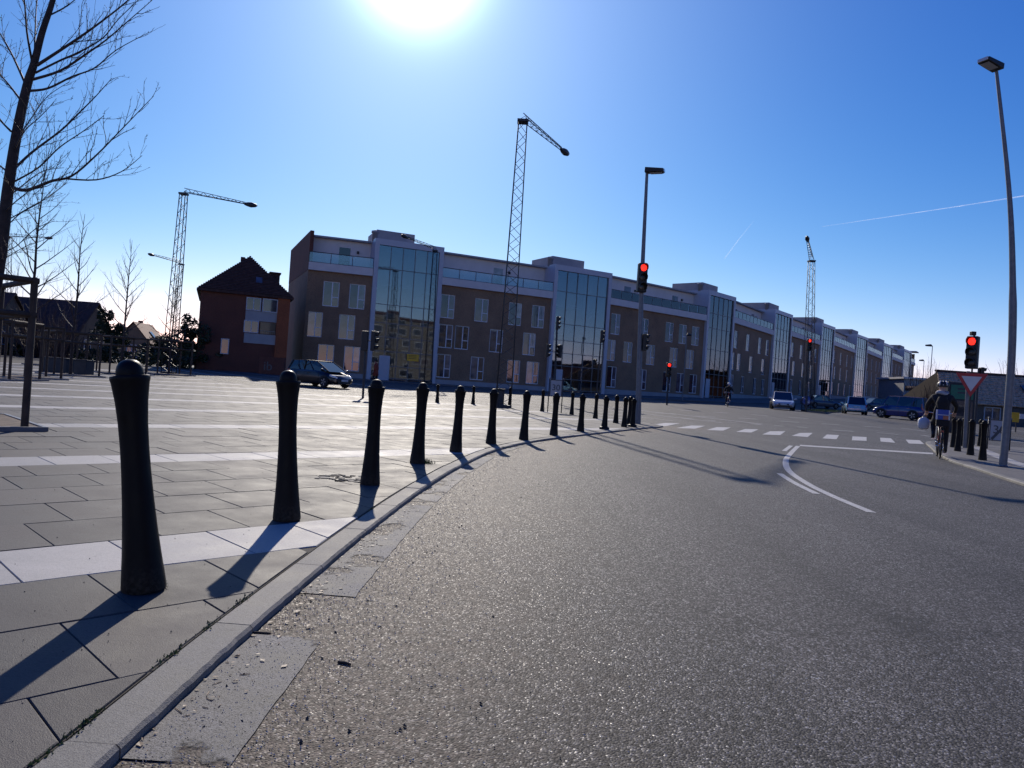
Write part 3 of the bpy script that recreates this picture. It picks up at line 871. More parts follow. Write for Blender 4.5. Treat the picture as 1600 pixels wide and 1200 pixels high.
for k in range(9):
    a, b = FP[2 * k], FP[2 * k + 1]
    t = (b - a); Ls = t.length; t = t / Ls; n = Vector((t.y, -t.x))
    if n.y > 0: n = -n
    ang_ = math.atan2(t.y, t.x)
    z0 = gz(0, (a.y + b.y) / 2) - .1
    far = k >= 5
    # window positions along the bay
    rows = []
    for r in range(3):
        ps = []
        for px in WINPX[k][r]:
            py = {0: 570, 1: 522, 2: 478}[r] if k < 3 else 575
            m_ = un(px, py)[0] / F_PX
            s = (a.x - m_ * a.y) / (m_ * t.y - t.x)
            s = min(max(s, WW / 2 + .12), Ls - WW / 2 - .12)
            if all(abs(s - q) > WW + .15 for q in ps): ps.append(s)
        rows.append(sorted(ps))
    mb = MB()
    zc = 0.55
    zlev = zc
    for r, (s0, s1) in enumerate(ROWS):
        wallquad(mb, a, b, z0 + zlev, z0 + s0)
        cur = 0.0
        for s in rows[r]:
            wallquad(mb, a + t * cur, a + t * (s - WW / 2), z0 + s0, z0 + s1)
            e0, e1 = a + t * (s - WW / 2), a + t * (s + WW / 2)
            i0, i1 = e0 - n * .16, e1 - n * .16
            mb.face([loc3(e0, z0 + s0), loc3(i0, z0 + s0), loc3(i0, z0 + s1), loc3(e0, z0 + s1)])
            mb.face([loc3(i1, z0 + s0), loc3(e1, z0 + s0), loc3(e1, z0 + s1), loc3(i1, z0 + s1)])
            mb.face([loc3(i0, z0 + s1), loc3(i1, z0 + s1), loc3(e1, z0 + s1), loc3(e0, z0 + s1)])
            mb.face([loc3(e0, z0 + s0), loc3(e1, z0 + s0), loc3(i1, z0 + s0), loc3(i0, z0 + s0)])
            add_window(apt, loc3(a + t * s - n * .1, z0 + s0), ang_, far)
            cur = s + WW / 2
        wallquad(mb, a + t * cur, b, z0 + s0, z0 + s1)
        zlev = s1
    wallquad(mb, a, b, z0 + zlev, z0 + BAND0Z)
    mb.build('brick_wall', 'brick', apt)
    mb = MB(); solid_strip(mb, a, b, n, -.3, .12, z0 - 1.2, z0 + .55); mb.build('plinth', 'grey', apt)
    mb = MB(); solid_strip(mb, a, b, n, -2.0, .3, z0 + BAND0Z, z0 + BAND1Z); mb.build('balcony_band', 'white', apt)
    # penthouse storey, set back
    pa, pb = a - n * 1.7, b - n * 1.7
    mb = MB(); solid_strip(mb, pa, pb, n, -9, 0, z0 + BAND1Z, z0 + TOPZ)
    mb.build('penthouse', 'white', apt)
    mb = MB(); solid_strip(mb, pa, pb, n, -9.2, .45, z0 + TOPZ, z0 + TOPZ + .16); mb.build('roof', 'grey', apt)
    mb = MB(); nd = max(1, int(Ls / 6.2))
    for i in range(nd):
        s = (i + .55) * Ls / nd
        q = pa + t * (s - .5)
        mb.obox(loc3(q, z0 + BAND1Z + .05), (t * 1.0).to_3d(), (n * .03).to_3d(), Vector((0, 0, 1.85)))
    mb.build('terrace_door', 'pane', apt)
    mb = MB()
    for i in range(nd):
        q = pa + t * ((i + .55) * Ls / nd + 1.1)
        mb.obox(loc3(q, z0 + BAND1Z + 1.45), (t * .2).to_3d(), (n * .15).to_3d(), Vector((0, 0, .25)))
    tag(mb.build('wall_lamp', 'black', apt))
    # glass railing
    mb = MB(); npan = max(2, int(Ls / 1.5)); gb = MB()
    for i in range(npan):
        q = a + t * (i * Ls / npan + .04) + n * .2
        gb.obox(loc3(q, z0 + BAND1Z + .06), (t * (Ls / npan - .08)).to_3d(), (n * .015).to_3d(), Vector((0, 0, .82)))
        q2 = a + t * (i * Ls / npan) + n * .2
        mb.obox(loc3(q2, z0 + BAND1Z), (t * .035).to_3d(), (n * .04).to_3d(), Vector((0, 0, .92)))
    solid_strip(mb, a, b, n, .18, .25, z0 + RAILZ, z0 + RAILZ + .06)
    solid_strip(mb, a, b, n, .19, .24, z0 + BAND1Z + .02, z0 + BAND1Z + .05)
    rl = mb.build('railing', 'darksteel', apt)
    gb.build('glass_panel', 'rail_glass', rl)
    # rear wall and main roof close the block
    mb = MB(); ra, rb = a - n * 11, b - n * 11
    mb.face([loc3(rb, z0 - 1), loc3(ra, z0 - 1), loc3(ra, z0 + TOPZ), loc3(rb, z0 + TOPZ)])
    mb.face([loc3(a - n * .5, z0 + BAND0Z - .1), loc3(b - n * .5, z0 + BAND0Z - .1), loc3(rb, z0 + BAND0Z - .1), loc3(ra, z0 + BAND0Z - .1)])
    mb.build('rear_wall', 'brick', apt)
    if k == 0:       # end wall
        mb = MB(); ev = Vector((-5.4, 12.0)); et = Vector((ev.y, -ev.x)).normalized(); solid_strip(mb, a, a + ev, et, 0.0, .3, z0 - 1, z0 + BAND0Z)
        mb.build('end_wall', 'brick', apt)
        mb = MB(); solid_strip(mb, a, a + ev, et, -.02, .3, z0 + BAND0Z, z0 + TOPZ + .3)
        mb.build('end_wall', 'redbrick', apt)
    if k == 8:
        mb = MB(); solid_strip(mb, b, b - n * 12, t, -.3, 0.0, z0 - 1, z0 + TOPZ); mb.build('end_wall', 'brick', apt)
        mb = MB(); solid_strip(mb, b - t * 2, b + t * 3, n, -6, .6, z0 + TOPZ + .5, z0 + TOPZ + .75); mb.build('canopy', 'grey', apt)
# glazed stair towers
for k in range(8):
    a, b = FP[2 * k + 1], FP[2 * k + 2]
    t = (b - a); Ls = t.length; t = t / Ls; n = Vector((t.y, -t.x))
    if n.y > 0: n = -n
    z0 = gz(0, (a.y + b.y) / 2) - .1
    PW = .4
    mb = MB()
    solid_strip(mb, a, a + t * PW, n, -3, .35, z0 - 1, z0 + TOWZ)
    solid_strip(mb, b - t * PW, b, n, -3, .35, z0 - 1, z0 + TOWZ)
    solid_strip(mb, a + t * PW, b - t * PW, n, -3, .35, z0 + TOWZ - .55, z0 + TOWZ)
    tw = mb.build('stair_tower', 'whiteframe', apt)
    nc = 5; zs = [.35, 1.5, 3.0, 6.0, 8.6, 10.4, TOWZ - .55]
    if k in (0, 1): zs = [.35, 1.45, 2.8, 4.1, 5.4, 7.1, 10.4, TOWZ - .55]
    ia = a + t * PW; Li = Ls - 2 * PW
    mb = MB()
    for i in range(nc + 1):
        q = ia + t * (Li * i / nc - .03)
        mb.obox(loc3(q + n * .12, z0), (t * .06).to_3d(), (n * .1).to_3d(), Vector((0, 0, TOWZ - .55)))
    for z in zs[:-1]:
        solid_strip(mb, ia, ia + t * Li, n, .13, .21, z0 + z - .03, z0 + z + .03)
    mb.build('mullion', 'steel', tw)
    for i in range(nc):
        for j in range(len(zs) - 1):
            q = ia + t * (Li * i / nc + .03)
            pm = MB(); pm.obox((0, 0, 0), (t * (Li / nc - .06)).to_3d(), (n * .02).to_3d(), Vector((0, 0, zs[j + 1] - zs[j] - .06)))
            o = pm.build('pane', 'curtain', tw, loc3(q + n * .15, z0 + zs[j] + .03))
            o.rotation_euler = (random.uniform(-.006, .006), 0, random.uniform(-.006, .006))
    mb = MB()
    solid_strip(mb, ia, ia + t * Li, n, -3.2, -2.9, z0 - 1, z0 + TOWZ - .5)
    for z in (0.2, 3.1, 6.0, 8.9):
        solid_strip(mb, ia, ia + t * (Li * .62), n, -2.9, -.6, z0 + z, z0 + z + .28)
    solid_strip(mb, ia + t * Li * .60, ia + t * Li * .64, n, -2.9, -.4, z0, z0 + TOWZ - .6)
    for z in (1.6, 4.6, 7.5):
        q = ia + t * (Li * .66)
        mb.obox(loc3(q - n * 2.0, z0 + z), (t * (Li * .3)).to_3d() + Vector((0, 0, 1.3)), (n * 1.2).to_3d(), Vector((0, 0, .25)))
    mb.build('stairwell', 'interior', tw)
    mb = MB(); solid_strip(mb, a + t * .3, a + t * (.3 + min(6.0, Ls * .55)), n, -5, -.8, z0 + TOWZ, z0 + TOWZ + 1.0)
    mb.build('lift_housing', 'grey', apt)
    mb = MB(); q = a + t * .2 - n * 1.0
    mb.lathe([(.28, 0), (.28, .75), (.38, .76), (.38, .95), (.05, 1.05)], 10, c=loc3(q, z0 + TOWZ - .1)); mb.build('vent', 'grey', apt)
    if k < 5:
        mb = MB(); q = ia + t * (Li * .06) if k else ia + t * (Li * .12)
        mb.obox(loc3(q + n * .25, z0 + .1), (t * 1.0).to_3d(), (n * .05).to_3d(), Vector((0, 0, 2.3))); mb.build('door', 'whiteframe', apt)
# yellow notice hung inside the first stair tower
pt = at(645, 559, FP[1].lerp(FP[2], .65).y - .42)
po = thing('notice', 'yellow notice hanging behind the glass of the first stair tower', 'notice', pt)
mb = MB(); mb.box((-.55, -.02, -.32), (.55, .02, .32)); mb.build('sheet', 'yellow', po, bevel=.005)
mb = MB()
for z in (.18, .05, -.1): mb.box((-.4, -.028, z), (.35, -.021, z + .04))
mb.build('print', 'darkroof', po)

mb = MB(); off_ = [p + Vector((.45, -.9)) * 7.5 for p in FP]
for i in range(len(FP) - 1):
    a, b, c, d = off_[i], off_[i + 1], FP[i + 1], FP[i]
    mb.face([(q.x, q.y, gz(q.x, q.y) + .03) for q in (a, b, c, d)])
    mb.face([(a.x, a.y, gz(a.x, a.y) + ROAD - .05), (b.x, b.y, gz(b.x, b.y) + ROAD - .05), (b.x, b.y, gz(b.x, b.y) + .03), (a.x, a.y, gz(a.x, a.y) + .03)])
tag(mb.build('pavement', 'pavement'), kind='structure')
# ================================================================== BRICK HOUSE AND OTHER HOUSES
def gable_house(name, label, P, w, d, eave, ridge, rz, wall, roof, overhang=.35, group=None, extra=None, ridge_along='y'):
    """gable wall faces local -y"""
    t = thing(name, label, 'house', P, rz, group)
    mb = MB(); h = w / 2
    mb.raw([(-h, 0, -1), (h, 0, -1), (h, d, -1), (-h, d, -1), (-h, 0, eave), (h, 0, eave), (h, d, eave), (-h, d, eave), (0, 0, ridge), (0, d, ridge)],
           [(0, 1, 5, 8, 4), (1, 2, 6, 5), (2, 3, 7, 9, 6), (3, 0, 4, 7)])
    mb.build('wall', wall, t)
    mb = MB(); o = overhang; sl = (ridge - eave) / h; th = .16
    for s in (-1, 1):
        e = Vector((s * (h + o), -o * .6, eave - o * sl)); r_ = Vector((0, -o * .6, ridge))
        dy = Vector((0, d + 1.2 * o, 0)); up = Vector((0, 0, th))
        mb.obox(e + Vector((0, 0, .04)), (r_ - e), dy, up)
    mb.build('roof', roof, t)
    return t
def house_window(t, x, y, z, w, h, face=-1, frame='whiteframe', axis='x', mull=1):
    mb = MB()
    def bx(m, a, b, z0, z1, y0, y1):
        if axis == 'x': m.box((x + a, y + y0, z + z0), (x + b, y + y1, z + z1))
        else: m.box((x + y0, y + a, z + z0), (x + y1, y + b, z + z1))
    f_ = .07
    bx(mb, -w / 2, w / 2, 0, f_, -.05, .04); bx(mb, -w / 2, w / 2, h - f_, h, -.05, .04)
    bx(mb, -w / 2, -w / 2 + f_, f_, h - f_, -.05, .04); bx(mb, w / 2 - f_, w / 2, f_, h - f_, -.05, .04)
    for i in range(1, mull + 1):
        c = -w / 2 + w * i / (mull + 1); bx(mb, c - f_ / 2, c + f_ / 2, f_, h - f_, -.05, .04)
    fr = mb.build('window', frame, t)
    mb = MB(); bx(mb, -w / 2 + f_, w / 2 - f_, f_, h - f_, -.02, -.005)
    mb.build('pane', 'pane', fr)
HY = 60.0
hb = at(377, 570, HY); hb.z = gz(0, HY)
hw = 7.0
br = thing('brick_house', 'dark red brick house with steep hipped roof beside the long apartment building', 'house', hb, math.radians(22))
mb = MB(); mb.raw([(-3.4, 0, -1), (3.4, 0, -1), (3.4, 11, -1), (-3.4, 11, -1), (-3.4, 0, 6.5), (3.4, 0, 6.5), (3.4, 11, 6.5), (-3.4, 11, 6.5)],
                  [(0, 1, 5, 4), (1, 2, 6, 5), (2, 3, 7, 6), (3, 0, 4, 7)]); mb.build('wall', 'redbrick', br)
mb = MB(); ex, ey, ez = 3.72, .32, 6.38
a0, a1 = (.15, 2.6, 9.75), (.15, 8.4, 9.75)
A_ = [(-ex, -ey, ez), (ex, -ey, ez), (ex, 11 + ey, ez), (-ex, 11 + ey, ez)]
mb.raw(A_ + [a0, a1], [(0, 1, 4), (1, 2, 5, 4), (2, 3, 5), (3, 0, 4, 5), (3, 2, 1, 0)])
mb.raw([(p[0], p[1], p[2] - .16) for p in A_] + [(p[0], p[1], p[2] - .003) for p in A_], [(0, 1, 5, 4), (1, 2, 6, 5), (2, 3, 7, 6), (3, 0, 4, 7), (3, 2, 1, 0)])
mb.build('roof', 'darkroof', br)
mb = MB(); nr = 24
for i_ in range(nr):
    u_ = (i_ + .5) / nr; pa_, pb_ = Vector(A_[0]).lerp(Vector(a0), u_), Vector(A_[1]).lerp(Vector(a0), u_)
    mb.obox(pa_ + Vector((.05, -.03, .0)), (pb_ - pa_) * .985, Vector((0, .07, .09)), Vector((0, -.03, .03)))
tag(mb.build('tile_courses', 'darkroof', br), kind='stuff')
# pale spandrels, black panel for recess shade, balcony, windows
mb = MB(); mb.box((.05, -.06, 2.35), (2.5, -.003, 3.15)); mb.box((.05, -.06, 4.2), (2.5, -.003, 5.0)); mb.build('spandrel', 'grey', br)
mb = MB(); mb.box((2.5, -.2, .3), (3.46, .1, 6.35)); mb.build('side_bay', 'orangewall', br)
house_window(br, .62, -.06, 5.03, 1.15, 1.05, mull=1); house_window(br, 1.9, -.08, 5.0, 1.2, 1.1, mull=0)
house_window(br, .55, -.06, 3.2, 1.15, 1.0, mull=1)
mb = MB(); mb.box((1.25, -.03, 3.2), (2.45, -.002, 4.15)); mb.build('recess_shade_panel', 'carblack', br)  # flat black panel on the wall, painted in as the shade of a recess
mb = MB(); mb.box((1.25, -.12, 3.42), (2.45, -.09, 3.46))
for i in range(8): mb.box((1.27 + i * .165, -.115, 3.15), (1.29 + i * .165, -.095, 3.42))
mb.build('balcony_rail', 'steel', br)
house_window(br, -1.35, -.06, 1.3, .62, 1.25, mull=0)
mb = MB(); mb.obox(Vector((.7, .52, 7.35)), Vector((.5, 0, 0)), Vector((0, .42, .49)), Vector((0, -.06, .05))); mb.build('skylight', 'pane', br)
mb = MB(); mb.box((2.1, 5.5, 7.0), (2.9, 6.6, 8.9)); mb.box((2.0, 5.4, 8.9), (3.0, 6.7, 9.02)); mb.build('chimney', 'darkroof', br)
mb = MB(); mb.box((-.55, 2.3, 9.2), (-.2, 2.7, 9.6)); mb.build('ridge_vent', 'darkroof', br)
mb = MB(); mb.box((2.2, -2.2, -.3), (4.2, -2.0, 1.3)); 
wl_ = tag(mb.build('garden_wall', 'redbrick', None, (hb.x, hb.y, hb.z)), 'low red brick wall with pale graffiti in front of the brick house', 'wall')
text('graffiti', 'ib', 1.0, 'graffiti', wl_, (2.9, -2.21, .55), (PI / 2, 0, 0), .002)

def far_house(name, label, px, Y, w, d, eave, ridge, rz, wall, roof, py=560):
    p = at(px, py, Y); p.z = gz(0, Y)
    return gable_house(name, label, p, w, d, eave, ridge, rz, wall, roof)
h1 = far_house('gable_house', 'brown gabled house behind the second young tree', 146, 66, 6.4, 7, 2.4, 5.0, math.radians(96), 'brick', 'darkroof')
house_window(h1, -1.5, -.05, .8, 1.2, 1.0); house_window(h1, 1.5, -.05, .8, 1.2, 1.0)
h2 = far_house('gable_house', 'small house with red tiled roof showing behind the nearest bollard', 205, 98, 4.6, 7, 1.7, 4.4, math.radians(8), 'brick', 'redroof')
house_window(h2, 0, -.05, .5, 1.3, 1.0)
mb = MB(); mb.box((-.5, 3, 4.0), (0, 3.5, 4.9)); mb.build('chimney', 'redbrick', h2)
mb = MB(); mb.obox(Vector((1.0, 3.0, 3.45)), Vector((.7, 0, -.8)), Vector((0, .9, 0)), Vector((.07, 0, .07))); mb.build('skylight', 'pane', h2)
h0 = far_house('dark_house', 'dark roofed house behind the rails of the nearest tree guard', 14, 60, 6, 8, 2.6, 4.9, math.radians(100), 'brick', 'darkroof')
house_window(h0, -1.5, -.05, .8, 1.2, 1.1)
mb = MB(); mb.box((-1.6, -3.2, .9), (.4, -2.6, 1.0)); mb.box((-1.5, -3.15, -.2), (-1.4, -3.05, .9)); mb.box((.2, -3.15, -.2), (.3, -3.05, .9)); mb.build('porch_roof', 'white', h0)

# low tiled house on the right: eaves facing the camera, tiles in courses
RY = 60.0
p = at(1562, 640, RY); p.z = gz(0, RY) - .1
lh = thing('tiled_house', 'low house with weathered tiled roof behind the triangular give-way sign', 'house', p, math.radians(-4))
LW = 15.0
mb = MB(); mb.raw([(-4.6, 0, -1), (LW, 0, -1), (LW, 7, -1), (-4.6, 7, -1), (-4.6, 0, 1.75), (LW, 0, 1.75), (LW, 7, 1.75), (-4.6, 7, 1.75)],
                  [(0, 1, 5, 4), (1, 2, 6, 5), (2, 3, 7, 6), (3, 0, 4, 7)]); mb.build('wall', 'tan', lh)
mb = MB(); nC = 15
e0, e1 = Vector((-4.9, -.4, 1.6)), Vector((-3.4, 3.5, 4.25))
rm = MB()
for i in range(nC):
    a_, b_ = e0.lerp(e1, i / nC), e0.lerp(e1, (i + 1) / nC)
    nt_ = int(34)
    x0, x1 = a_.x, LW + .4
    for j in range(nt_):
        xa = x0 + (x1 - x0) * j / nt_; xb = x0 + (x1 - x0) * (j + 1) / nt_ - .03
        jz = random.uniform(-.015, .02)
        up = Vector((0, -.03, .075 + jz))
        rm.obox((xa + random.uniform(-.01, .01), a_.y, a_.z - .02), (xb - xa, 0, 0), (b_.x - a_.x if j == 0 else 0, b_.y - a_.y + .05, b_.z - a_.z - .03 + .0), up)
tag(rm.build('roof_tiles', 'tileroof', lh), kind='stuff')
mb = MB(); mb.face([(e0.x, e0.y, e0.z), (LW + .4, e0.y, e0.z), (LW + .4, e1.y, e1.z), (e1.x, e1.y, e1.z)])
mb.face([(e0.x, 7.4, e0.z), (e1.x, 3.5, e1.z), (LW + .4, 3.5, e1.z), (LW + .4, 7.4, e0.z)]); mb.face([(e0.x, e0.y, e0.z), (e1.x, e1.y, e1.z), (e0.x, 7.4, e0.z)])
mb.build('roof', 'mortar', lh)
mb = MB(); mb.box((e1.x - .1, 3.38, 4.2), (LW + .4, 3.62, 4.42)); mb.build('ridge', 'darkroof', lh)
mb = MB(); mb.obox(Vector((2.6, 1.2, 2.88)), Vector((1.2, 0, 0)), Vector((0, .75, .51)), Vector((0, -.05, .1))); mb.build('skylight', 'pane', lh)
for x in (-3, -.6, 5.0): house_window(lh, x, -.05, .35, 1.3, 1.1, mull=1)
mb = MB(); mb.box((1.0, -.06, -.4), (2.0, -.003, 1.7)); mb.build('door', 'sign_dark', lh)
# flat-roofed building far right
p = at(1438, 600, 118); p.z = gz(0, 118)
fl = thing('flat_roofed_building', 'grey flat-roofed building at the end of the street behind the cyclist', 'building', p, math.radians(-5))
mb = MB(); mb.box((-2.5, 0, -1), (16, 10, 4.4)); mb.build('wall', 'grey', fl)
mb = MB(); mb.box((-2.3, -.04, 2.5), (15.5, -.002, 3.3)); mb.build('window_band', 'pane', fl)
mb = MB(); mb.box((-2.8, -.4, 4.4), (16.3, 10.3, 4.7)); mb.build('roof', 'white', fl)
tr_ = thing('added_dark_block', 'unseen long dark block added to darken the reflections in the farther stair tower glass', 'building', (84, 20, 0))  # out-of-view block, added so the farther tower glass reflects something dark
mb = MB(); mb.box((0, 0, -1), (9, 130, 6.4)); mb.build('wall', 'redbrick', tr_)
mb = MB(); mb.box((-.3, -.3, 6.4), (9.3, 130.3, 6.7)); mb.build('roof', 'darkroof', tr_)
# sunlit block behind the camera that the glass towers mirror
mr_ = thing('tan_apartment_block', 'sunlit tan apartment block across the junction, seen mirrored in the stair tower glass', 'building', (70, -24, 0))
mb = MB(); mb.box((-45, -10, -.5), (40, 0, 16)); mb.build('wall', 'tan', mr_)
mb = MB(); mb.box((-45.3, -10.3, 16), (40.3, .3, 16.6)); mb.build('roof', 'darkroof', mr_)
mb = MB(); gm = MB()
for i in range(17):
    for j in range(6):
        x = -43 + i * 5; z = .9 + j * 2.7
        mb.box((x - .12, .003, z - .12), (x + 2.52, .05, z + 1.52)); gm.box((x, .02, z), (x + 2.4, .07, z + 1.4))
tag(mb.build('window_frames', 'whiteframe', mr_), kind='stuff'); tag(gm.build('window_panes', 'pane', mr_), kind='stuff')

# ================================================================== TREES
class Tree:
    def __init__(s, rng): s.tr, s.br, s.rng = MB(), MB(), rng
    def limb(s, pts, r0, r1, n=5, trunk=False):
        k = len(pts)
        (s.tr if trunk else s.br).tube(pts, [r0 + (r1 - r0) * (i / (k - 1)) for i in range(k)], n, 0, True, False)
    def twigs(s, pts, r, depth, ln, dens, buds=False):
        """side shoots along a polyline"""
        R = s.rng
        pts = [Vector(p) for p in pts]
        tot = sum((b - a).length for a, b in zip(pts, pts[1:]))
        cnt_ = max(1, int(tot * dens))
        for i in range(cnt_):
            u = (i + R.uniform(.2, .9)) / cnt_
            if u < .12: continue
            d = u * tot; acc = 0
            for a, b in zip(pts, pts[1:]):
                l = (b - a).length
                if acc + l >= d or b is pts[-1]:
                    q = a + (b - a) * min(1, (d - acc) / max(l, 1e-6)); di = (b - a).normalized(); break
                acc += l
            side = di.cross(Vector((R.gauss(0, 1), R.gauss(0, 1), R.gauss(0, 1)))).normalized()
            dirv = (di * R.uniform(.7, 1.1) + side * R.uniform(.5, .9) + Vector((0, 0, .35))).normalized()
            L_ = ln * (1 - .55 * u) * R.uniform(.55, 1.25)
            P_ = [q]; cur = q; dd = dirv
            ns = 4 if depth else 3
            for k in range(ns):
                dd = (dd + Vector((R.gauss(0, .10), R.gauss(0, .10), R.gauss(.06, .07)))).normalized()
                cur = cur + dd * (L_ / ns); P_.append(cur)
            rr = max(.0022, r * .36 * (1 - .5 * u))
            s.limb(P_, rr, max(.0016, rr * .4), 4 if depth else 3)
            if buds:
                for k in range(int(L_ * 9)):
                    b0 = P_[0].lerp(P_[-1], R.uniform(.2, 1)); 
                    idx = min(len(P_) - 2, int(R.uniform(0, len(P_) - 1))); b0 = P_[idx].lerp(P_[idx + 1], R.random())
                    s.br.tube([b0, b0 + Vector((R.gauss(0, 1), R.gauss(0, 1), R.gauss(.5, 1))).normalized() * .022], [.0045, .0015], 3, 0, False, False)
            if depth > 0: s.twigs(P_, rr, depth - 1, L_ * .5, dens * 1.25, buds)
    def make(s, name, label, loc, group, rz=0.0, cat='tree'):
        t = thing(name, label, cat, loc, rz, group)
        s.tr.build('trunk', 'bark', t); s.br.build('crown', 'twig', t)
        return t
def young_tree(seed, h, first, nb, spread, lean=.0):
    R = random.Random(seed); T = Tree(R)
    P_ = []; x = y = 0.0
    for i in range(9):
        z = h * i / 8; P_.append(Vector((x, y, z))); x += R.gauss(lean * h / 8, .02); y += R.gauss(0, .02)
    T.limb(P_, .075, .008, 8, True)
    def tp(z):
        f_ = min(7.999, z / h * 8); i = int(f_); return P_[i].lerp(P_[i + 1], f_ - i)
    ga = R.uniform(0, 6)
    for i in range(nb):
        u = i / (nb - 1); z = first + (h * .93 - first) * u ** .9
        ga += 2.4 + R.gauss(0, .3)
        L_ = spread * (1 - .72 * u) * R.uniform(.75, 1.15)
        el = .55 + .5 * u
        d = Vector((math.cos(ga) * math.cos(el), math.sin(ga) * math.cos(el), math.sin(el)))
        q = tp(z); B_ = [q]; cur = q
        for k in range(5):
            d = (d + Vector((R.gauss(0, .07), R.gauss(0, .07), .045))).normalized()
            cur = cur + d * L_ / 5; B_.append(cur)
        r0 = .03 * (1 - .65 * u)
        T.limb(B_, r0, .004, 5)
        T.twigs(B_, r0, 1, L_ * .42, 5.0)
    return T
# the big tree at the left edge, its main limbs laid along the photographed ones
TY = 10.0
R = random.Random(3); T = Tree(R)
base = Vector((-7.35, TY, 0))
def tq(px, py, dy=0.0): return at(px, py, TY + dy) - base
trunk_pts = catmull([Vector((0, 0, -.05)), tq(-22, 520), tq(0, 400), tq(12, 300), tq(26, 210), tq(42, 135), tq(53, 100), tq(66, 50), tq(84, -5), tq(100, -80), tq(110, -150)], 4)
nT = len(trunk_pts)
T.tr.tube(trunk_pts, [.104 * (1 - .80 * (i / (nT - 1)) ** .8) for i in range(nT)], 10, 0, True, False)
limbs = [
    ([(15, 292), (42, 297), (80, 283), (112, 275), (150, 243), (192, 200), (240, 150)], .034, -.2),
    ([(100, 279), (150, 281), (190, 268), (222, 243)], .016, -.3),
    ([(18, 268), (50, 238), (95, 204), (125, 175), (150, 150), (175, 122)], .024, .5),
    ([(20, 285), (60, 262), (92, 231), (130, 205), (162, 181)], .018, -.6),
    ([(45, 142), (75, 138), (112, 120), (148, 106), (182, 78), (232, 51)], .024, .2),
    ([(52, 124), (95, 110), (138, 82), (165, 63), (192, 40), (238, 0)], .026, -.4),
    ([(55, 114), (95, 94), (122, 82), (160, 60), (185, 30), (225, -8)], .02, .4),
    ([(58, 102), (110, 68), (150, 40), (203, -2), (260, -60)], .03, -.1),
    ([(40, 132), (22, 92), (5, 60), (-20, 20)], .022, .3),
    ([(50, 96), (42, 50), (38, 0), (30, -60)], .02, -.5),
    ([(54, 90), (55, 50), (58, 0), (70, -60)], .016, .6),
    ([(75, 25), (95, 15), (113, 3), (140, -20)], .016, .3),
    ([(32, 156), (12, 130), (-8, 108), (-40, 70)], .02, .4),
    ([(17, 205), (2, 190), (-20, 165)], .02, -.5), ([(14, 270), (-5, 255), (-35, 230)], .022, .4),
    ([(18, 250), (30, 215), (52, 180), (75, 150), (108, 128)], .014, .9),
    ([(10, 310), (35, 290), (66, 268), (100, 262)], .014, .8),
    ([(8, 330), (28, 312), (48, 296), (70, 270)], .012, -.8), ([(22, 235), (38, 205), (60, 185), (84, 160)], .012, -.9),
    ([(5, 360), (30, 335), (60, 318), (85, 300)], .012, .6), ([(10, 345), (50, 322), (80, 305), (105, 285)], .010, 1.1),
    ([(2, 395), (25, 385), (55, 358), (85, 345)], .010, .5), ([(0, 410), (20, 396), (50, 380)], .009, -.4),
]
for L_, r_, dd in limbs:
    n_ = len(L_)
    P_ = catmull([tq(x, y, dd * (i / (n_ - 1)) * 1.6) for i, (x, y) in enumerate(L_)], 4)
    r_ *= .78
    T.limb(P_, r_, .0035, 6)
    T.twigs(P_, r_, 1, .66, 8.0, True)
T.make('bare_tree', 'tall bare tree with spreading branches at the left edge of the plaza', base, 'young street trees on the plaza')
# young trees further back
protos = [young_tree(11, 7.6, 2.3, 22, 2.6), young_tree(12, 7.6, 2.2, 20, 2.3), young_tree(13, 5.8, 1.9, 15, 1.9)]
spec = [(40, 592, 28.0, 0, 8.2, .02, 'bare young tree just behind the nearest tree guard, its crown crossed by a lamp arm'),
        (110, 582, 34.0, 1, 7.5, 0, 'bare young tree rising behind the wide dark planter'),
        (189, 581, 40.0, 0, 7.3, 1.2, 'bare young tree in front of the small red roofed house'),
        (263, 590, 43.0, 2, 5.8, .5, 'smallest bare tree, at the foot of the lattice lamp mast left of the brick house')]
tree_roots = []
for px, py, Y, pi_, h, rz, lb in spec:
    b_ = at(px, py, Y); b_.z = gz(0, Y)
    t = protos[pi_].make('bare_tree', lb, b_, 'young street trees on the plaza', rz)
    hh = 7.6 if pi_ < 2 else 5.8
    t.scale = (h / hh,) * 3; t.rotation_euler = (0, .02, rz)
    tree_roots.append(b_)
# tree guards: four posts with double rails
def guard_proto(label, w=1.84, h=2.0):
    t = thing('tree_guard', label, 'tree guard', (0, 0, 0), 0, 'timber tree guards on the plaza')
    hw = w / 2
    for sx in (-1, 1):
        for sy in (-1, 1):
            mb = MB(); mb.tube([(sx * hw, sy * hw, 0), (sx * hw, sy * hw, h)], [.047, .043], 10); mb.build('post', 'wood', t, sharp=40)
    for z in (h - .03, h - .48):
        for sx in (-1, 1):
            mb = MB(); mb.tube([(sx * hw, -hw - .05, z), (sx * hw, hw + .05, z)], .04, 8); mb.build('rail', 'wood', t, sharp=40)
            mb = MB(); mb.tube([(-hw - .05, sx * hw, z - .006), (hw + .05, sx * hw, z - .006)], .04, 8); mb.build('rail', 'wood', t, sharp=40)
    mb = MB(); e = w * .62
    for (x0, y0, x1, y1) in ((-e, -e, e, -e + .05), (-e, e - .05, e, e), (-e, -e + .05, -e + .05, e - .05), (e - .05, -e + .05, e, e - .05)):
        mb.box((x0, y0, 0), (x1, y1, .06))
    mb.build('steel_edging', 'steel', t)
    mb = MB(); mb.face([(-e + .05, -e + .05, .045), (e - .05, -e + .05, .045), (e - .05, e - .05, .05), (-e + .05, e - .05, .045)]); mb.build('soil_bed', 'soil', t)
    return t
gp_ = guard_proto('nearest timber tree guard of thick posts and double rails at the left edge')
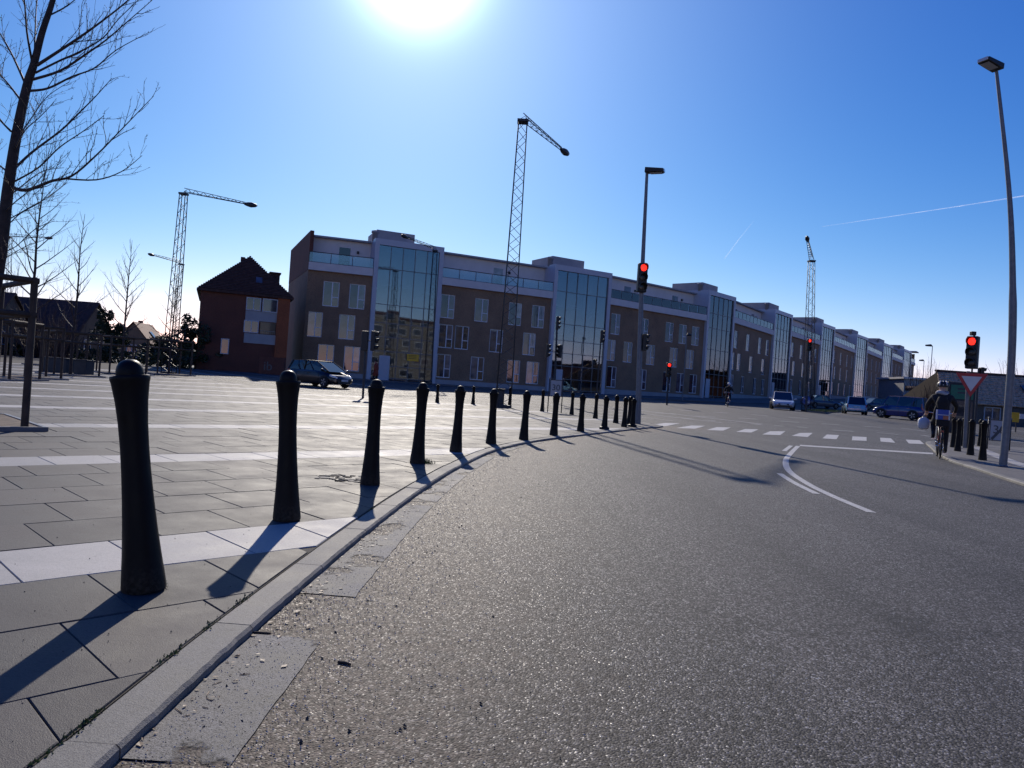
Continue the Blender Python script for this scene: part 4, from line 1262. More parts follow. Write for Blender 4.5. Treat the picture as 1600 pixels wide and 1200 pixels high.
ga_ = AX
g0 = G(38, 672)
gp_.rotation_euler = (0, 0, ga_)
off = Matrix.Rotation(ga_, 3, 'Z') @ Vector((.92, -.92, 0))
gp_.location = g0 - off
base_lbls = ['timber tree guard around the second tree from the left edge', 'timber tree guard behind the wide dark planter', 'timber tree guard in front of the small red roofed house', 'timber tree guard around the smallest tree, next to the lattice mast']
for b_, lb in zip(tree_roots, base_lbls):
    c = copy_tree(gp_, lb); c.location = b_; c.rotation_euler = (0, 0, AX + random.uniform(-.05, .05))
for (px, py, lb) in ((-6, 592, 'timber tree guard cut by the left edge of the view behind the nearest one'), (82, 566, 'farthest timber tree guard, left of the wide planter beyond the plaza trees')):
    b_ = G(px, py) if py > 570 else at(px, py, 44); b_.z = gz(0, b_.y)
    c = copy_tree(gp_, lb); c.location = b_; c.rotation_euler = (0, 0, .1)
# planters
def planter(label, px, py, Y, w, d, h):
    b_ = at(px, py, Y); b_.z = gz(0, Y)
    t = thing('planter', label, 'planter', b_, math.radians(-5), 'dark planters on the plaza')
    mb = MB(); mb.box((-w / 2, -d / 2, 0), (w / 2, d / 2, h)); mb.box((-w / 2 - .03, -d / 2 - .03, h), (w / 2 + .03, d / 2 + .03, h + .05)); mb.build('box', 'planter', t, bevel=.015)
    mb = MB(); mb.box((-w / 2 + .06, -d / 2 + .06, h + .05), (w / 2 - .06, d / 2 - .06, h + .07)); mb.build('soil', 'soil', t)
    mb = MB()
    for i in range(int(w * 14)):
        x, y = random.uniform(-w / 2.4, w / 2.4), random.uniform(-d / 2.4, d / 2.4)
        mb.tube([(x, y, h + .06), (x + random.gauss(0, .06), y + random.gauss(0, .06), h + random.uniform(.25, .6))], [.006, .002], 3)
    tag(mb.build('stems', 'twig', t), kind='stuff')
planter('small square dark planter right of the wide planter', 131, 582, 35.5, .62, .62, .68)
planter('wide dark planter in front of the second young tree', 90, 578, 37.0, 1.35, .7, .66)

# background greenery
def bare_bush(label, px, Y, w, h, seed, name='bare_bush', cat='bush', dens=90, group=None):
    R = random.Random(seed); T = Tree(R)
    b_ = at(px, 560, Y); b_.z = gz(0, Y)
    for i in range(dens):
        a0 = R.uniform(0, 2 * PI); rr = abs(R.gauss(0, .35)) * w
        P_ = [Vector((math.cos(a0) * rr * .4, math.sin(a0) * rr * .4, 0))]
        d = Vector((math.cos(a0) * R.uniform(.1, .6), math.sin(a0) * R.uniform(.1, .6), 1)).normalized(); cur = P_[0]
        L_ = h * R.uniform(.55, 1.1)
        for k in range(4):
            d = (d + Vector((R.gauss(0, .12), R.gauss(0, .12), .02))).normalized(); cur = cur + d * L_ / 4; P_.append(cur)
        T.limb(P_, .05, .012, 3)
        T.twigs(P_, .03, 1, L_ * .3, 1.6)
    T.tr.tube([(0, 0, -.2), (0, 0, h * .4)], [.15, .08], 6)
    return T.make(name, label, b_, group, 0, cat)
bare_bush('dense bare thicket behind the nearest tree guard', 62, 58, 5.0, 4.6, 21, dens=80)
bare_bush('bare bush at the foot of the brown gabled house', 95, 55, 3.4, 3.2, 22, dens=60)
bare_bush('pale bare bush between the brown house and the dark conifer', 146, 85, 3.2, 4.0, 23, dens=30)
bare_bush('bare trees at the far end of the street behind the cyclist', 1452, 105, 7.0, 7.0, 24, dens=60)
bare_bush('bare bush left of the tiled house by the blue car', 1462, 62, 2.6, 3.0, 25, dens=45)
bare_bush('bare treetop showing above the tiled roof at the right edge', 1594, 72, 3.0, 6.4, 26, dens=25)
bare_bush('bare poplar tops behind the dark roofed house', 8, 78, 2.5, 9.5, 27, dens=22)
def conifer(label, px, Y, w, h, seed, name='conifer', cat='conifer'):
    R = random.Random(seed)
    b_ = at(px, 560, Y); b_.z = gz(0, Y) - .1
    t = thing(name, label, cat, b_, 0)
    mb = MB(); mb.tube([(0, 0, 0), (0, 0, h * .9)], [.16, .03], 7); mb.build('trunk', 'bark', t)
    mb = MB()
    blobs = [(R.gauss(0, .27) * w, R.gauss(0, .27) * w, h * R.uniform(.2, .92), R.uniform(.22, .42) * w * .62) for _ in range(16)]
    for (x, y, z, r_) in blobs:
        k_ = 1 - .75 * max(0, (z / h - .45)) / .55
        for i in range(190):
            v = Vector((R.gauss(0, 1), R.gauss(0, 1), R.gauss(0, 1))).normalized() * r_ * R.uniform(.55, 1.08)
            c = Vector((x * k_, y * k_, z)) + Vector((v.x * max(.45, k_), v.y * max(.45, k_), v.z * .8))
            if c.z < .15: continue
            s_ = R.uniform(.09, .2)
            a = Vector((R.gauss(0, 1), R.gauss(0, 1), R.gauss(.3, .6))).normalized(); b2 = a.cross(Vector((R.gauss(0, 1), R.gauss(0, 1), R.gauss(0, 1)))).normalized()
            mb.face([c - a * s_, c + b2 * s_ * .35, c + a * s_ * 1.2, c - b2 * s_ * .35])
    mb.build('crown', 'hedge', t)
    return t
conifer('dark rounded conifer between the two gabled houses', 166, 60, 2.9, 4.4, 31)
conifer('dark pine beside the lattice mast left of the brick house', 286, 58, 3.4, 4.2, 32)
conifer('shorter dark evergreen against the brick house', 307, 59, 2.2, 3.3, 33, 'evergreen_bush', 'evergreen bush')
conifer('low dark evergreen filling the gap beside the red roofed house', 252, 66, 4.2, 2.3, 34, 'evergreen_bush', 'evergreen bush')
# low hedge and fence along the far pavement on the left
mb = MB()
R = random.Random(5)
for i in range(2600):
    u = R.random(); pA, pB = at(-40, 560, 60), at(300, 575, 57)
    p = pA.lerp(pB, u); c = Vector((p.x, p.y + R.uniform(-.4, .4), gz(0, p.y) + R.uniform(.0, .95)))
    s_ = R.uniform(.1, .22); a = Vector((R.gauss(0, 1), R.gauss(0, 1), R.gauss(0, 1))).normalized(); b2 = a.cross(Vector((R.gauss(0, 1), R.gauss(0, 1), 1))).normalized()
    mb.face([c - a * s_, c + b2 * s_ * .5, c + a * s_, c - b2 * s_ * .5])
tag(mb.build('hedge', 'hedge'), 'low dark hedge along the far pavement in front of the gabled houses', 'hedge')
# hill on the horizon at left
mb = MB()
pts = [(-2600, 10), (-2200, 22), (-1700, 34), (-1300, 30), (-900, 36), (-500, 28), (0, 20), (600, 24), (1200, 30), (2000, 22), (2600, 8)]
vs = []
for x, h in pts: vs += [(x, 3200, -60), (x, 3400, h), (x, 3700, -60)]
mb.raw(vs, [f_ for i in range(len(pts) - 1) for f_ in ((3 * i, 3 * i + 3, 3 * i + 4, 3 * i + 1), (3 * i + 1, 3 * i + 4, 3 * i + 5, 3 * i + 2))], 0, True)
tag(mb.build('hills', 'hill'), kind='structure')

# ================================================================== BOLLARDS
prof = [(.093, 0), (.094, .02), (.089, .08), (.081, .17), (.0725, .29), (.066, .42), (.0615, .55), (.0600, .66), (.0622, .77), (.0685, .87), (.0795, .955), (.084, .972), (.084, .984), (.080, .988)]
mb = MB(); mb.lathe(prof, 28); boll_post = mb.mesh('post', 'cast', 45)
mb = MB(); mb.lathe([(.058, 0), (.0585, .012), (.057, .03), (.052, .047), (.043, .061), (.030, .071), (.015, .0765), (.003, .078)], 24, c=(0, 0, .986)); boll_cap = mb.mesh('cap', 'cast', 45)
mb = MB(); mb.lathe([(.135, 0), (.135, .05), (.125, .075), (.10, .09)], 20); boll_foot = mb.mesh('foot_collar', 'cast', 40)
def bollard(label, p, top, lean=0.0, foot=False, group='cast iron bollards along the kerb'):
    t = thing('bollard', label, 'bollard', p, random.uniform(0, 6), group)
    link('post', boll_post, t); link('cap', boll_cap, t)
    if foot: link('foot_collar', boll_foot, t)
    rz = t.rotation_euler.z
    t.rotation_euler = (Matrix.Rotation(random.uniform(-.012, .012), 4, 'X') @ Matrix.Rotation(lean + random.uniform(-.012, .012), 4, 'Y') @ Matrix.Rotation(rz, 4, 'Z')).to_euler()
    s_ = top / 1.064
    t.scale = (1, 1, s_)
    return t
front = [(225, 921, 560, -.125, 'nearest and largest bollard, leaning a little left'), (448, 812, 578, -.06, 'second bollard from the left, just past the end of the pale paving band'),
         (578, 757, 592, -.0, 'third bollard along the kerb, beside the broken paving'), (652, 724, 597, 0, 'bollard with a tuft of grass at its foot'),
         (712, 706, 602, 0, 'fifth bollard along the kerb, right of the one with the grass tuft'), (767, 693, 607, 0, 'bollard in front of the foot of the tall lattice mast'),
         (818, 687, 610, 0, 'bollard to the left of the framed 30 sign, in the front row'), (865, 680, 613, 0, 'front row bollard covering the bottom of the framed 30 sign'),
         (907, 674, 615, 0, 'front row bollard right after the framed 30 sign'), (944, 671, 618, 0, 'bollard with a thick foot collar in the middle of the far front row'),
         (975, 667, 620, 0, 'last but one bollard of the front row'), (988, 667, 622, 0, 'last bollard of the front row, at the kerb tip with a thick foot collar')]
for i, (px, py, ty, ln, lb) in enumerate(front):
    p = G(px, py); top = at(px, ty, p.y).z - p.z
    bollard(lb, p + Vector((0, 0, .001)), top, ln, i in (9, 11))
back = [(683, 629, 600, 'leftmost bollard of the back row'), (739, 632, 603, 'second bollard of the back row, left of the lattice mast'), (796, 637, 605, 'back row bollard right behind the lattice mast foot'),
        (847, 643, 609, 'back row bollard left of the framed 30 sign'), (893, 648, 612, 'back row bollard right of the framed 30 sign'), (930, 654, 615, 'back row bollard under the pedestrian signal post'),
        (962, 661, 617, 'back row bollard near the kerb tip'), (983, 663, 619, 'rearmost bollard of the cluster at the kerb tip')]
for px, py, ty, lb in back:
    p = G(px, py); p.z = gz(p.x, p.y); top = at(px, ty, p.y).z - p.z
    bollard(lb, p + Vector((0, 0, .001)), top, 0, False, 'cast iron bollards at the back of the plaza')
right = [(1489, 699, 653, 'leftmost bollard of the right-hand pavement, next to the cyclist'), (1496, 705, 654, 'second bollard right of the cyclist'), (1504, 697, 653, 'bollard just left of the give-way sign post'),
         (1516, 711, 655, 'bollard just right of the give-way sign post'), (1531, 697, 655, 'rear bollard of the pair right of the give-way sign'), (1535, 719, 657, 'front bollard of the pair, nearest to the leaning street lamp')]
for px, py, ty, lb in right:
    p = G(px, py); p.z = gz(p.x, p.y); top = at(px, ty, p.y).z - p.z
    bollard(lb, p + Vector((0, 0, .006)), top, 0, False, 'cast iron bollards on the right-hand pavement')

# ================================================================== LAMPS, MASTS, SIGNALS
def lattice(mb, A, B, w0, w1, bays, rc, rb, tri=False):
    A, B = Vector(A), Vector(B); d = (B - A).normalized()
    u = d.cross(Vector((0, 0, 1)) if abs(d.z) < .7 else Vector((0, 1, 0))).normalized(); v = d.cross(u).normalized()
    def ring(t):
        c = A.lerp(B, t); w = (w0 + (w1 - w0) * t) / 2
        if tri: return [c + u * w, c - u * w, c - v * w * 1.5 if v.z < 0 else c + v * w * 1.5]
        return [c + u * w + v * w, c - u * w + v * w, c - u * w - v * w, c + u * w - v * w]
    R0, R1 = ring(0), ring(1); n = len(R0)
    for k in range(n): mb.tube([R0[k], R1[k]], rc, 5)
    for i in range(bays):
        a, b = ring(i / bays), ring((i + 1) / bays)
        for k in range(n):
            k2 = (k + 1) % n
            if (i + k) % 2: mb.tube([a[k], b[k2]], rb, 3, caps=False)
            else: mb.tube([a[k2], b[k]], rb, 3, caps=False)
def lattice_mast(label, base_p, top_p, head_p, w=.62, bays=26):
    t = thing('lattice_lamp_mast', label, 'lamp mast', base_p, 0, 'lattice lamp masts')
    top, head = Vector(top_p) - Vector(base_p), Vector(head_p) - Vector(base_p)
    mb = MB(); lattice(mb, (0, 0, 0), top, w, w * .55, bays, .026, .013); mb.build('mast', 'darksteel', t)
    mb = MB(); s_ = w * .36
    mb.box((top.x - s_, top.y - s_, top.z - .05), (top.x + s_, top.y + s_, top.z + .05)); mb.build('top_plate', 'darksteel', t)
    mb = MB(); arm_end = top.lerp(head, .86); lattice(mb, top + Vector((0, 0, .12)), arm_end, w * .5, w * .22, 16, .02, .011, True); mb.build('arm', 'darksteel', t)
    d = (head - top).normalized(); L_ = (head - top).length * .18
    mb = MB(); mb.tube([arm_end - d * .05, arm_end + d * L_ * .2, arm_end + d * L_ * .5, arm_end + d * L_ * .85, arm_end + d * L_], [.07, .13, .165, .11, .03], 10); mb.build('lamp_head', 'darksteel', t, sharp=50)
    mb = MB(); mb.box((-w * .55, -w * .55, -.3), (w * .55, w * .55, .12)); mb.build('footing', 'planter', t)
    return t
def mast_px(label, bpx, Y, tpx, hpx, hY, **k):
    tp = at(*tpx, Y); hp = at(*hpx, hY)
    b_ = at(bpx[0], bpx[1], Y); b_.z = gz(0, Y)
    return lattice_mast(label, b_, tp, hp, **k)
mast_px('lattice lamp mast left of the brick house, its long arm reaching right', (263, 590), 44.2, (287, 303), (398, 321), 46.0)
mast_px('tallest lattice lamp mast, in front of the apartment building, lamp reaching right over the plaza', (786, 637), 31.8, (817, 190), (886, 240), 36.0, w=.66, bays=28)
mast_px('distant lattice lamp mast left of the brick house, its arm pointing left', (266, 575), 80, (283, 413), (233, 397), 77, w=.75)
mast_px('lattice lamp mast standing against the first glazed stair tower', (668, 602), 62, (680, 392), (629, 368), 58)
mast_px('lattice lamp mast beside the traffic island, its arm pointing at the viewer', (1263, 632), 58, (1268, 408), (1261, 371), 53, w=.7)
mast_px('far lattice lamp mast at the left, half hidden by the branches of the big tree', (4, 575), 74, (14, 371), (80, 372), 75, w=.7)
# small shared foot of the tall mast: cabinet
p = at(779, 634, 32.3); p.z = gz(0, 32.3)
t = thing('cable_cabinet', 'small dark cabinet at the foot of the tallest lattice mast', 'cabinet', p)
mb = MB(); mb.box((-.22, -.15, 0), (.22, .15, .75)); mb.box((-.25, -.18, .75), (.25, .18, .8)); mb.build('casing', 'planter', t, bevel=.01)
mb = MB(); mb.box((-.18, -.162, .06), (.18, -.151, .7)); mb.build('door', 'darksteel', t)

# signal heads
def signal_head(root, p, rz, lit=None, s=1.0, lamps=3, mat='black'):
    h = .31 * lamps * s; w = .30 * s
    mb = MB(); mb.box((-w / 2, -.07 * s, -h / 2), (w / 2, .13 * s, h / 2)); hd = mb.build('signal_head', mat, root, p, rz, bevel=.03 * s)
    for i in range(lamps):
        z = h / 2 - (i + .5) * h / lamps; r = .105 * s
        mb = MB(); n = 16
        vs = [(r * math.cos(2 * PI * k / n), -.078 * s - .0, z + r * math.sin(2 * PI * k / n)) for k in range(n)] + [(0, -.10 * s, z)]
        mb.raw(vs, [(n, (k + 1) % n, k) for k in range(n)], 0, True)
        mb.build('lens', 'red_on' if lit == i else 'lens_off', hd)
        mb = MB(); q = r * 1.18; m = 12; L_ = .2 * s; vs = []
        for k in range(m + 1):
            a = math.radians(-35) + math.radians(250) * k / m
            vs += [(q * math.cos(a), -.07 * s, z + q * math.sin(a)), (q * math.cos(a), -.07 * s - L_ * (.55 + .45 * max(0, math.sin(a))), z + q * math.sin(a))]
        mb.raw(vs, [(2 * k, 2 * k + 1, 2 * k + 3, 2 * k + 2) for k in range(m)], 0, True)
        v_ = mb.build('visor', mat, hd); md = v_.modifiers.new('thick', 'SOLIDIFY'); md.thickness = .006 * s
    return hd
def pole_part(root, p0, p1, r0, r1, mat='steel', name='pole', n=14):
    mb = MB(); mb.tube([p0, p1], [r0, r1], n); return mb.build(name, mat, root, sharp=40)
def sig_thing(label, px, py, Y, poles, heads, group='traffic signals round the junction'):
    """px,py: foot; heads: (px, py, rz, lit, scale, lamps)"""
    b_ = at(px, py, Y); b_.z = gz(0, Y) - .02
    t = thing('traffic_light', label, 'traffic light', b_, 0, group)
    for (tx, ty, r) in poles:
        e = at(tx, ty, Y) - b_; pole_part(t, (0, 0, 0), e, r, r * .9, 'darksteel')
    for (hx, hy, rz, lit, s, nl) in heads:
        hp = at(hx, hy, Y) - b_
        # bracket from the pole
        tx, ty, r = poles[0]; top = at(tx, ty, Y) - b_
        q = Vector((top.x * hp.z / max(top.z, .1), 0, hp.z))
        if (q - hp).length > .12:
            mb = MB(); mb.tube([q + Vector((0, .03, 0)), hp + Vector((0, .03, 0))], .025 * s, 6); mb.build('bracket', 'darksteel', t)
        signal_head(t, hp + Vector((0, -.09, 0)), rz, lit, s, nl)
    return t
sig_thing('twin dark traffic light in front of the first stair tower, above the third bollard', 567, 621, 31.5, [(572, 522, .05)], [(571, 533, PI, None, .92, 3), (585, 533, PI / 2, None, .92, 3)])
sig_thing('post with three dark signal heads behind the framed 30 sign', 866, 622, 42, [(871, 496, .06)], [(871.5, 505, PI / 2, None, .8, 3), (856, 548, PI / 2, None, .8, 3), (874, 549, -PI / 2 + .6, None, .8, 3)])
sig_thing('slim traffic light post right of the second stair tower with a small pedestrian signal', 932, 616, 44, [(940, 518, .045)], [(940.5, 526, PI / 2, None, .8, 3), (929, 566, .5, None, .6, 2)])
sig_thing('low red traffic light in front of the brick bay right of the lamp post', 1043, 618, 50, [(1045, 568, .06)], [(1044.5, 578, .05, 0, 1.05, 3)])
sig_thing('far red traffic light at the foot of the arm-forward lattice mast', 1261, 630, 56, [(1264, 532, .06)], [(1263.5, 539, .05, 0, 1.0, 3)])

# centre street lamp with red signal
def box_lamp_head(root, p, d, L_, w, h, mat='black', glass='sign_grey'):
    d = Vector(d).normalized(); u = d.cross(Vector((0, 0, 1))).normalized(); up = u.cross(d)
    mb = MB(); o = Vector(p)
    # wedge: thicker near the pole
    A = [o - u * w / 2 - up * h / 2, o + u * w / 2 - up * h / 2, o + u * w / 2 + up * h / 2, o - u * w / 2 + up * h / 2]
    e = o + d * L_
    B_ = [e - u * w / 2 - up * h * .28, e + u * w / 2 - up * h * .28, e + u * w / 2 + up * h * .38, e - u * w / 2 + up * h * .38]
    mb.raw(A + B_, [(0, 1, 2, 3), (7, 6, 5, 4), (0, 4, 5, 1), (1, 5, 6, 2), (2, 6, 7, 3), (3, 7, 4, 0)])
    hd = mb.build('lamp_head', mat, root, bevel=.015)
    mb = MB(); g0 = o + d * L_ * .3 - up * h * .48; g1 = o + d * L_ * .94 - up * h * .325
    ww = u * w * .4
    mb.face([g0 - ww - up * .012, g1 - ww - up * .012, g1 + ww - up * .012, g0 + ww - up * .012]); mb.face([g0 + ww - up * .01, g1 + ww - up * .01, g1 - ww - up * .01, g0 - ww - up * .01])
    mb.build('diffuser', glass, hd)
    mb = MB(); mb.obox(e - u * w * .42 - up * h * .2 + d * .012, u * w * .84, d * .02, up * h * .5); mb.build('end_lens', 'lamp_clear', hd)
    return hd
Yc = 25.0
b_ = at(996, 661, Yc); b_.z = 0
t = thing('street_lamp', 'tall street lamp carrying a lit red traffic signal behind the kerb tip', 'street lamp', b_)
mid = at(1003, 436, Yc) - b_; top = at(1011, 268, Yc) - b_
mb = MB(); mb.tube([(0, 0, 0), (0, 0, .4), mid * .5 + Vector((0, 0, 0)), mid, top], [.115, .1, .088, .075, .05], 14); mb.build('pole', 'steel', t, sharp=40)
box_lamp_head(t, top + Vector((-.06, 0, .03)), (1, -.35, -.06), .62, .3, .17)
signal_head(t, at(1002.5, 435, Yc) - b_ + Vector((0, -.14, 0)), .12, 0, 1.06, 3)
signal_head(t, at(1006, 535, Yc) - b_ + Vector((.03, -.05, 0)), PI / 2, None, .62, 3)
# right street lamp (leaning, slightly bowed pole)
b_ = G(1567, 729); b_.z = .004
Yr = b_.y
t = thing('street_lamp', 'street lamp with a bowed pole on the right-hand pavement, nearest lamp to the viewer', 'street lamp', b_)
P_ = catmull([at(1567, 729, Yr) - b_, at(1580.5, 560, Yr) - b_, at(1582, 420, Yr) - b_, at(1576, 290, Yr) - b_, at(1557, 112, Yr) - b_], 5)
P_[0].z = 0
n_ = len(P_)
mb = MB(); mb.tube(P_, [.078 if i < n_ * .42 else .078 - .036 * (i / n_ - .42) / .58 - .012 for i in range(n_)], 16); mb.build('pole', 'steel', t, sharp=40)
hd = P_[-1]
box_lamp_head(t, hd + Vector((.04, 0, .08)), (-1, -.45, .10), .52, .26, .13)
mb = MB(); mb.lathe([(.10, 0), (.10, .015), (.085, .03)], 14); mb.build('base_flange', 'steel', t)
# far lamp posts
def far_lamp(label, px, py_top, Y, arm=-.8, h=None, r=.06):
    tp = at(px, py_top, Y); b2 = Vector((tp.x - .0, Y, gz(0, Y)))
    t = thing('street_lamp', label, 'street lamp', b2, 0, 'distant street lamps')
    e = tp - b2
    pole_part(t, (0, 0, 0), e, r, r * .7, 'steel')
    mb = MB(); mb.tube([e, e + Vector((arm * .25, 0, .1)), e + Vector((arm, 0, .05))], [.05, .16, .1], 8); mb.build('lamp_head', 'darksteel', t, sharp=50)
far_lamp('distant street lamp right of the apartment building end', 1457, 541, 95, -.9)
far_lamp('shorter distant street lamp nearer the apartment building end', 1444, 564, 120, -.8)
far_lamp('low lamp post in front of the brick bay beside the third stair tower', 1073, 524, 72, .45)
far_lamp('small distant lamp between the red roofed house and the evergreens', 219, 524, 110, .8)
far_lamp('small distant lamp above the cyclist helmet by the flat building', 1468, 580, 110, -.7)

# right-hand signal with give-way sign
Yg = 24.0
b_ = at(1507, 699, Yg); b_.z = .004
t = thing('traffic_light', 'nearest red traffic light above a give-way sign on the right-hand pavement', 'traffic light', b_)
pole_part(t, (0, 0, 0), at(1513, 580, Yg) - b_, .055, .05)
pole_part(t, (.12, .05, 0), at(1524, 520, Yg) - b_ + Vector((0, .05, 0)), .028, .026, 'darksteel')
signal_head(t, at(1516, 551, Yg) - b_ + Vector((0, -.1, 0)), -.85, 0, 1.14, 3)
mb = MB(); q = at(1521, 522, Yg) - b_; mb.box((q.x - .1, q.y - .08, q.z - .05), (q.x + .05, q.y + .05, q.z + .08)); mb.build('detector', 'black', t, bevel=.01)
# give-way triangle
def tri(mb, c, s, y0, y1):
    P3 = [(c.x - s, c.z + s * .62), (c.x + s, c.z + s * .62), (c.x, c.z - s * 1.1)]
    vs = [(p[0], y0, p[1]) for p in P3] + [(p[0], y1, p[1]) for p in P3]
    mb.raw(vs, [(0, 2, 1), (3, 4, 5), (0, 1, 4, 3), (1, 2, 5, 4), (2, 0, 3, 5)])
c = Vector((.05, -.12, at(1516, 597, Yg).z))
mb = MB(); tri(mb, c, .45, -.135, -.12); sg = mb.build('give_way_sign', 'sign_red', t, rz=-.45, bevel=.01)
mb = MB(); tri(mb, c, .285, -.142, -.136); mb.build('sign_face', 'sign_white', sg)
p2 = at(1529, 582, Yg + 3) ; b2 = Vector((p2.x, Yg + 3, 0.004))
t2 = thing('traffic_light', 'small dark pedestrian signal seen side-on right of the give-way sign', 'traffic light', b2)
pole_part(t2, (0, 0, 0), (0, 0, p2.z + .15), .04, .038, 'darksteel')
signal_head(t2, Vector((.12, 0, p2.z)), PI / 2, None, .62, 2)

# framed 30 signs
def zone_sign(label, px, py, Y, w, ztop, h, stripe=False):
    b_ = at(px, py, Y); b_.z = gz(0, Y)
    t = thing('speed_zone_sign', label, 'traffic sign', b_, -math.atan2(b_.x, b_.y))
    for s_ in (-1, 1):
        mb = MB(); mb.tube([(s_ * w / 2, 0, 0), (s_ * w / 2, 0, ztop)], .022, 8); mb.build('leg', 'darksteel', t)
        mb = MB(); mb.lathe([(.03, 0), (.035, .02), (.02, .05)], 8, c=(s_ * w / 2, 0, ztop)); mb.build('knob', 'steel', t)
    mb = MB(); mb.box((-w / 2 + .03, -.02, ztop - h), (w / 2 - .03, .02, ztop - .03)); mb.build('panel', 'sign_grey', t, bevel=.01)
    mb = MB(); z0, z1 = ztop - h, ztop - .03; a = w / 2 - .03
    mb.box((-a, -.03, z0), (-a + .03, -.021, z1)); mb.box((a - .03, -.03, z0), (a, -.021, z1)); mb.box((-a + .03, -.03, z0), (a - .03, -.021, z0 + .03)); mb.box((-a + .03, -.03, z1 - .03), (a - .03, -.021, z1)); mb.build('border', 'sign_dark', t)
    text('lettering', '30', w * .62, 'sign_dark', t, (0, -.03, ztop - h * .5), (PI / 2, 0, 0))
    if stripe:
        mb = MB(); mb.obox(Vector((-a + .05, -.036, z0 + .08)), Vector((2 * a - .16, 0, z1 - z0 - .16)), Vector((.06, 0, -.05)), Vector((0, .004, 0))); mb.build('diagonal_stripe', 'sign_dark', t)
    return t
zone_sign('framed grey sign reading 30 on two legs among the back row bollards', 866, 646, 30.2, .56, 1.38, .72)
zone_sign('framed grey 30 sign crossed by a diagonal stripe, behind the nearest street lamp', 1560, 694, 24.5, .62, 1.02, .74, True)
# keep-right arrow sign on the island
p = at(1259, 636, 59); p.z = gz(0, 59)
t = thing('arrow_sign', 'round blue arrow sign on the grass island beside the white car', 'traffic sign', p)
pole_part(t, (0, 0, 0), (0, 0, 1.0), .03, .03, 'steel', 'post')
mb = MB(); n = 20; vs = [(.36 * math.cos(2 * PI * k / n), y, .85 + .36 * math.sin(2 * PI * k / n)) for y in (-.06, -.04) for k in range(n)]
mb.raw(vs, [tuple(range(n)), tuple(reversed(range(n, 2 * n)))] + [(k, n + k, n + (k + 1) % n, (k + 1) % n) for k in range(n)]); mb.build('disc', 'sign_blue', t)
mb = MB(); mb.obox(Vector((-.2, -.072, 1.0)), Vector((.33, 0, -.33)), Vector((.05, 0, .05)), Vector((0, .008, 0))); mb.obox(Vector((.17, -.072, .64)), Vector((.06, 0, 0)), Vector((0, 0, .24)), Vector((0, .008, 0))); mb.obox(Vector((.0, -.0725, .64)), Vector((.17, 0, 0)), Vector((0, 0, .06)), Vector((0, .008, 0))); mb.build('arrow', 'sign_white', t)
# green advertising cabinet
p = at(1497, 655, 40); p.z = gz(0, 40) - .05
t = thing('notice_cabinet', 'dark street cabinet with a green header panel behind the cyclist', 'street cabinet', p)
mb = MB(); mb.box((-.75, -.18, 0), (.75, .18, 2.75)); mb.build('casing', 'planter', t, bevel=.03)
mb = MB(); mb.box((-.62, -.2, 1.85), (.62, -.181, 2.6)); mb.build('header_panel', 'green', t)
mb = MB(); mb.box((-.62, -.2, .35), (.62, -.181, 1.75)); mb.build('poster_glass', 'pane', t)
mb = MB()
for z in (2.35, 2.15): mb.box((-.25, -.206, z), (.4, -.2005, z + .09))
mb.build('print', 'sign_dark', t)
# yellow roadworks board
p = at(1583, 668, 45); p.z = gz(0, 45)
t = thing('roadworks_board', 'yellow board on a barrier at the right edge in front of the tiled house', 'road sign', p)
mb = MB(); mb.box((-.35, -.03, .62), (.3, .03, 1.22)); mb.build('board', 'yellow', t)
mb = MB(); mb.box((.35, -.02, .85), (2.4, .02, 1.15)); mb.build('barrier_rail', 'sign_white', t)
for x in (-.25, .2, 1.2, 2.2):
    mb = MB(); mb.box((x - .03, .031, 0), (x + .03, .07, 1.2)); mb.build('leg', 'darksteel', t)

# grass island
mb = MB(); isl2 = [G(1260, 641), G(1287, 643.5), G(1330, 638), G(1322, 634.5), G(1275, 636)]
ip = [at(1259, 640, 57.0), at(1290, 643, 55.0), at(1318, 637, 75.0), at(1290, 633, 80.0)]
mb.prism([(p.x, p.y) for p in ip], gz(0, 60) - .2, gz(0, 60) + .05)
tag(mb.build('traffic_island', 'kerb'), kind='structure')
mb = MB(); R = random.Random(8)
for i in range(2600):
    u, v = R.random(), R.random()
    p = ip[0].lerp(ip[1], u).lerp(ip[3].lerp(ip[2], u), v)
    a = R.uniform(0, PI); s_ = .03; h_ = R.uniform(.05, .16); dx, dy = math.cos(a) * s_, math.sin(a) * s_
    z = gz(0, 60) + .05
    mb.face([(p.x - dx, p.y - dy, z), (p.x + dx, p.y + dy, z), (p.x + R.gauss(0, .03), p.y + R.gauss(0, .03), z + h_)])
tag(mb.build('grass', 'grass'), kind='stuff')

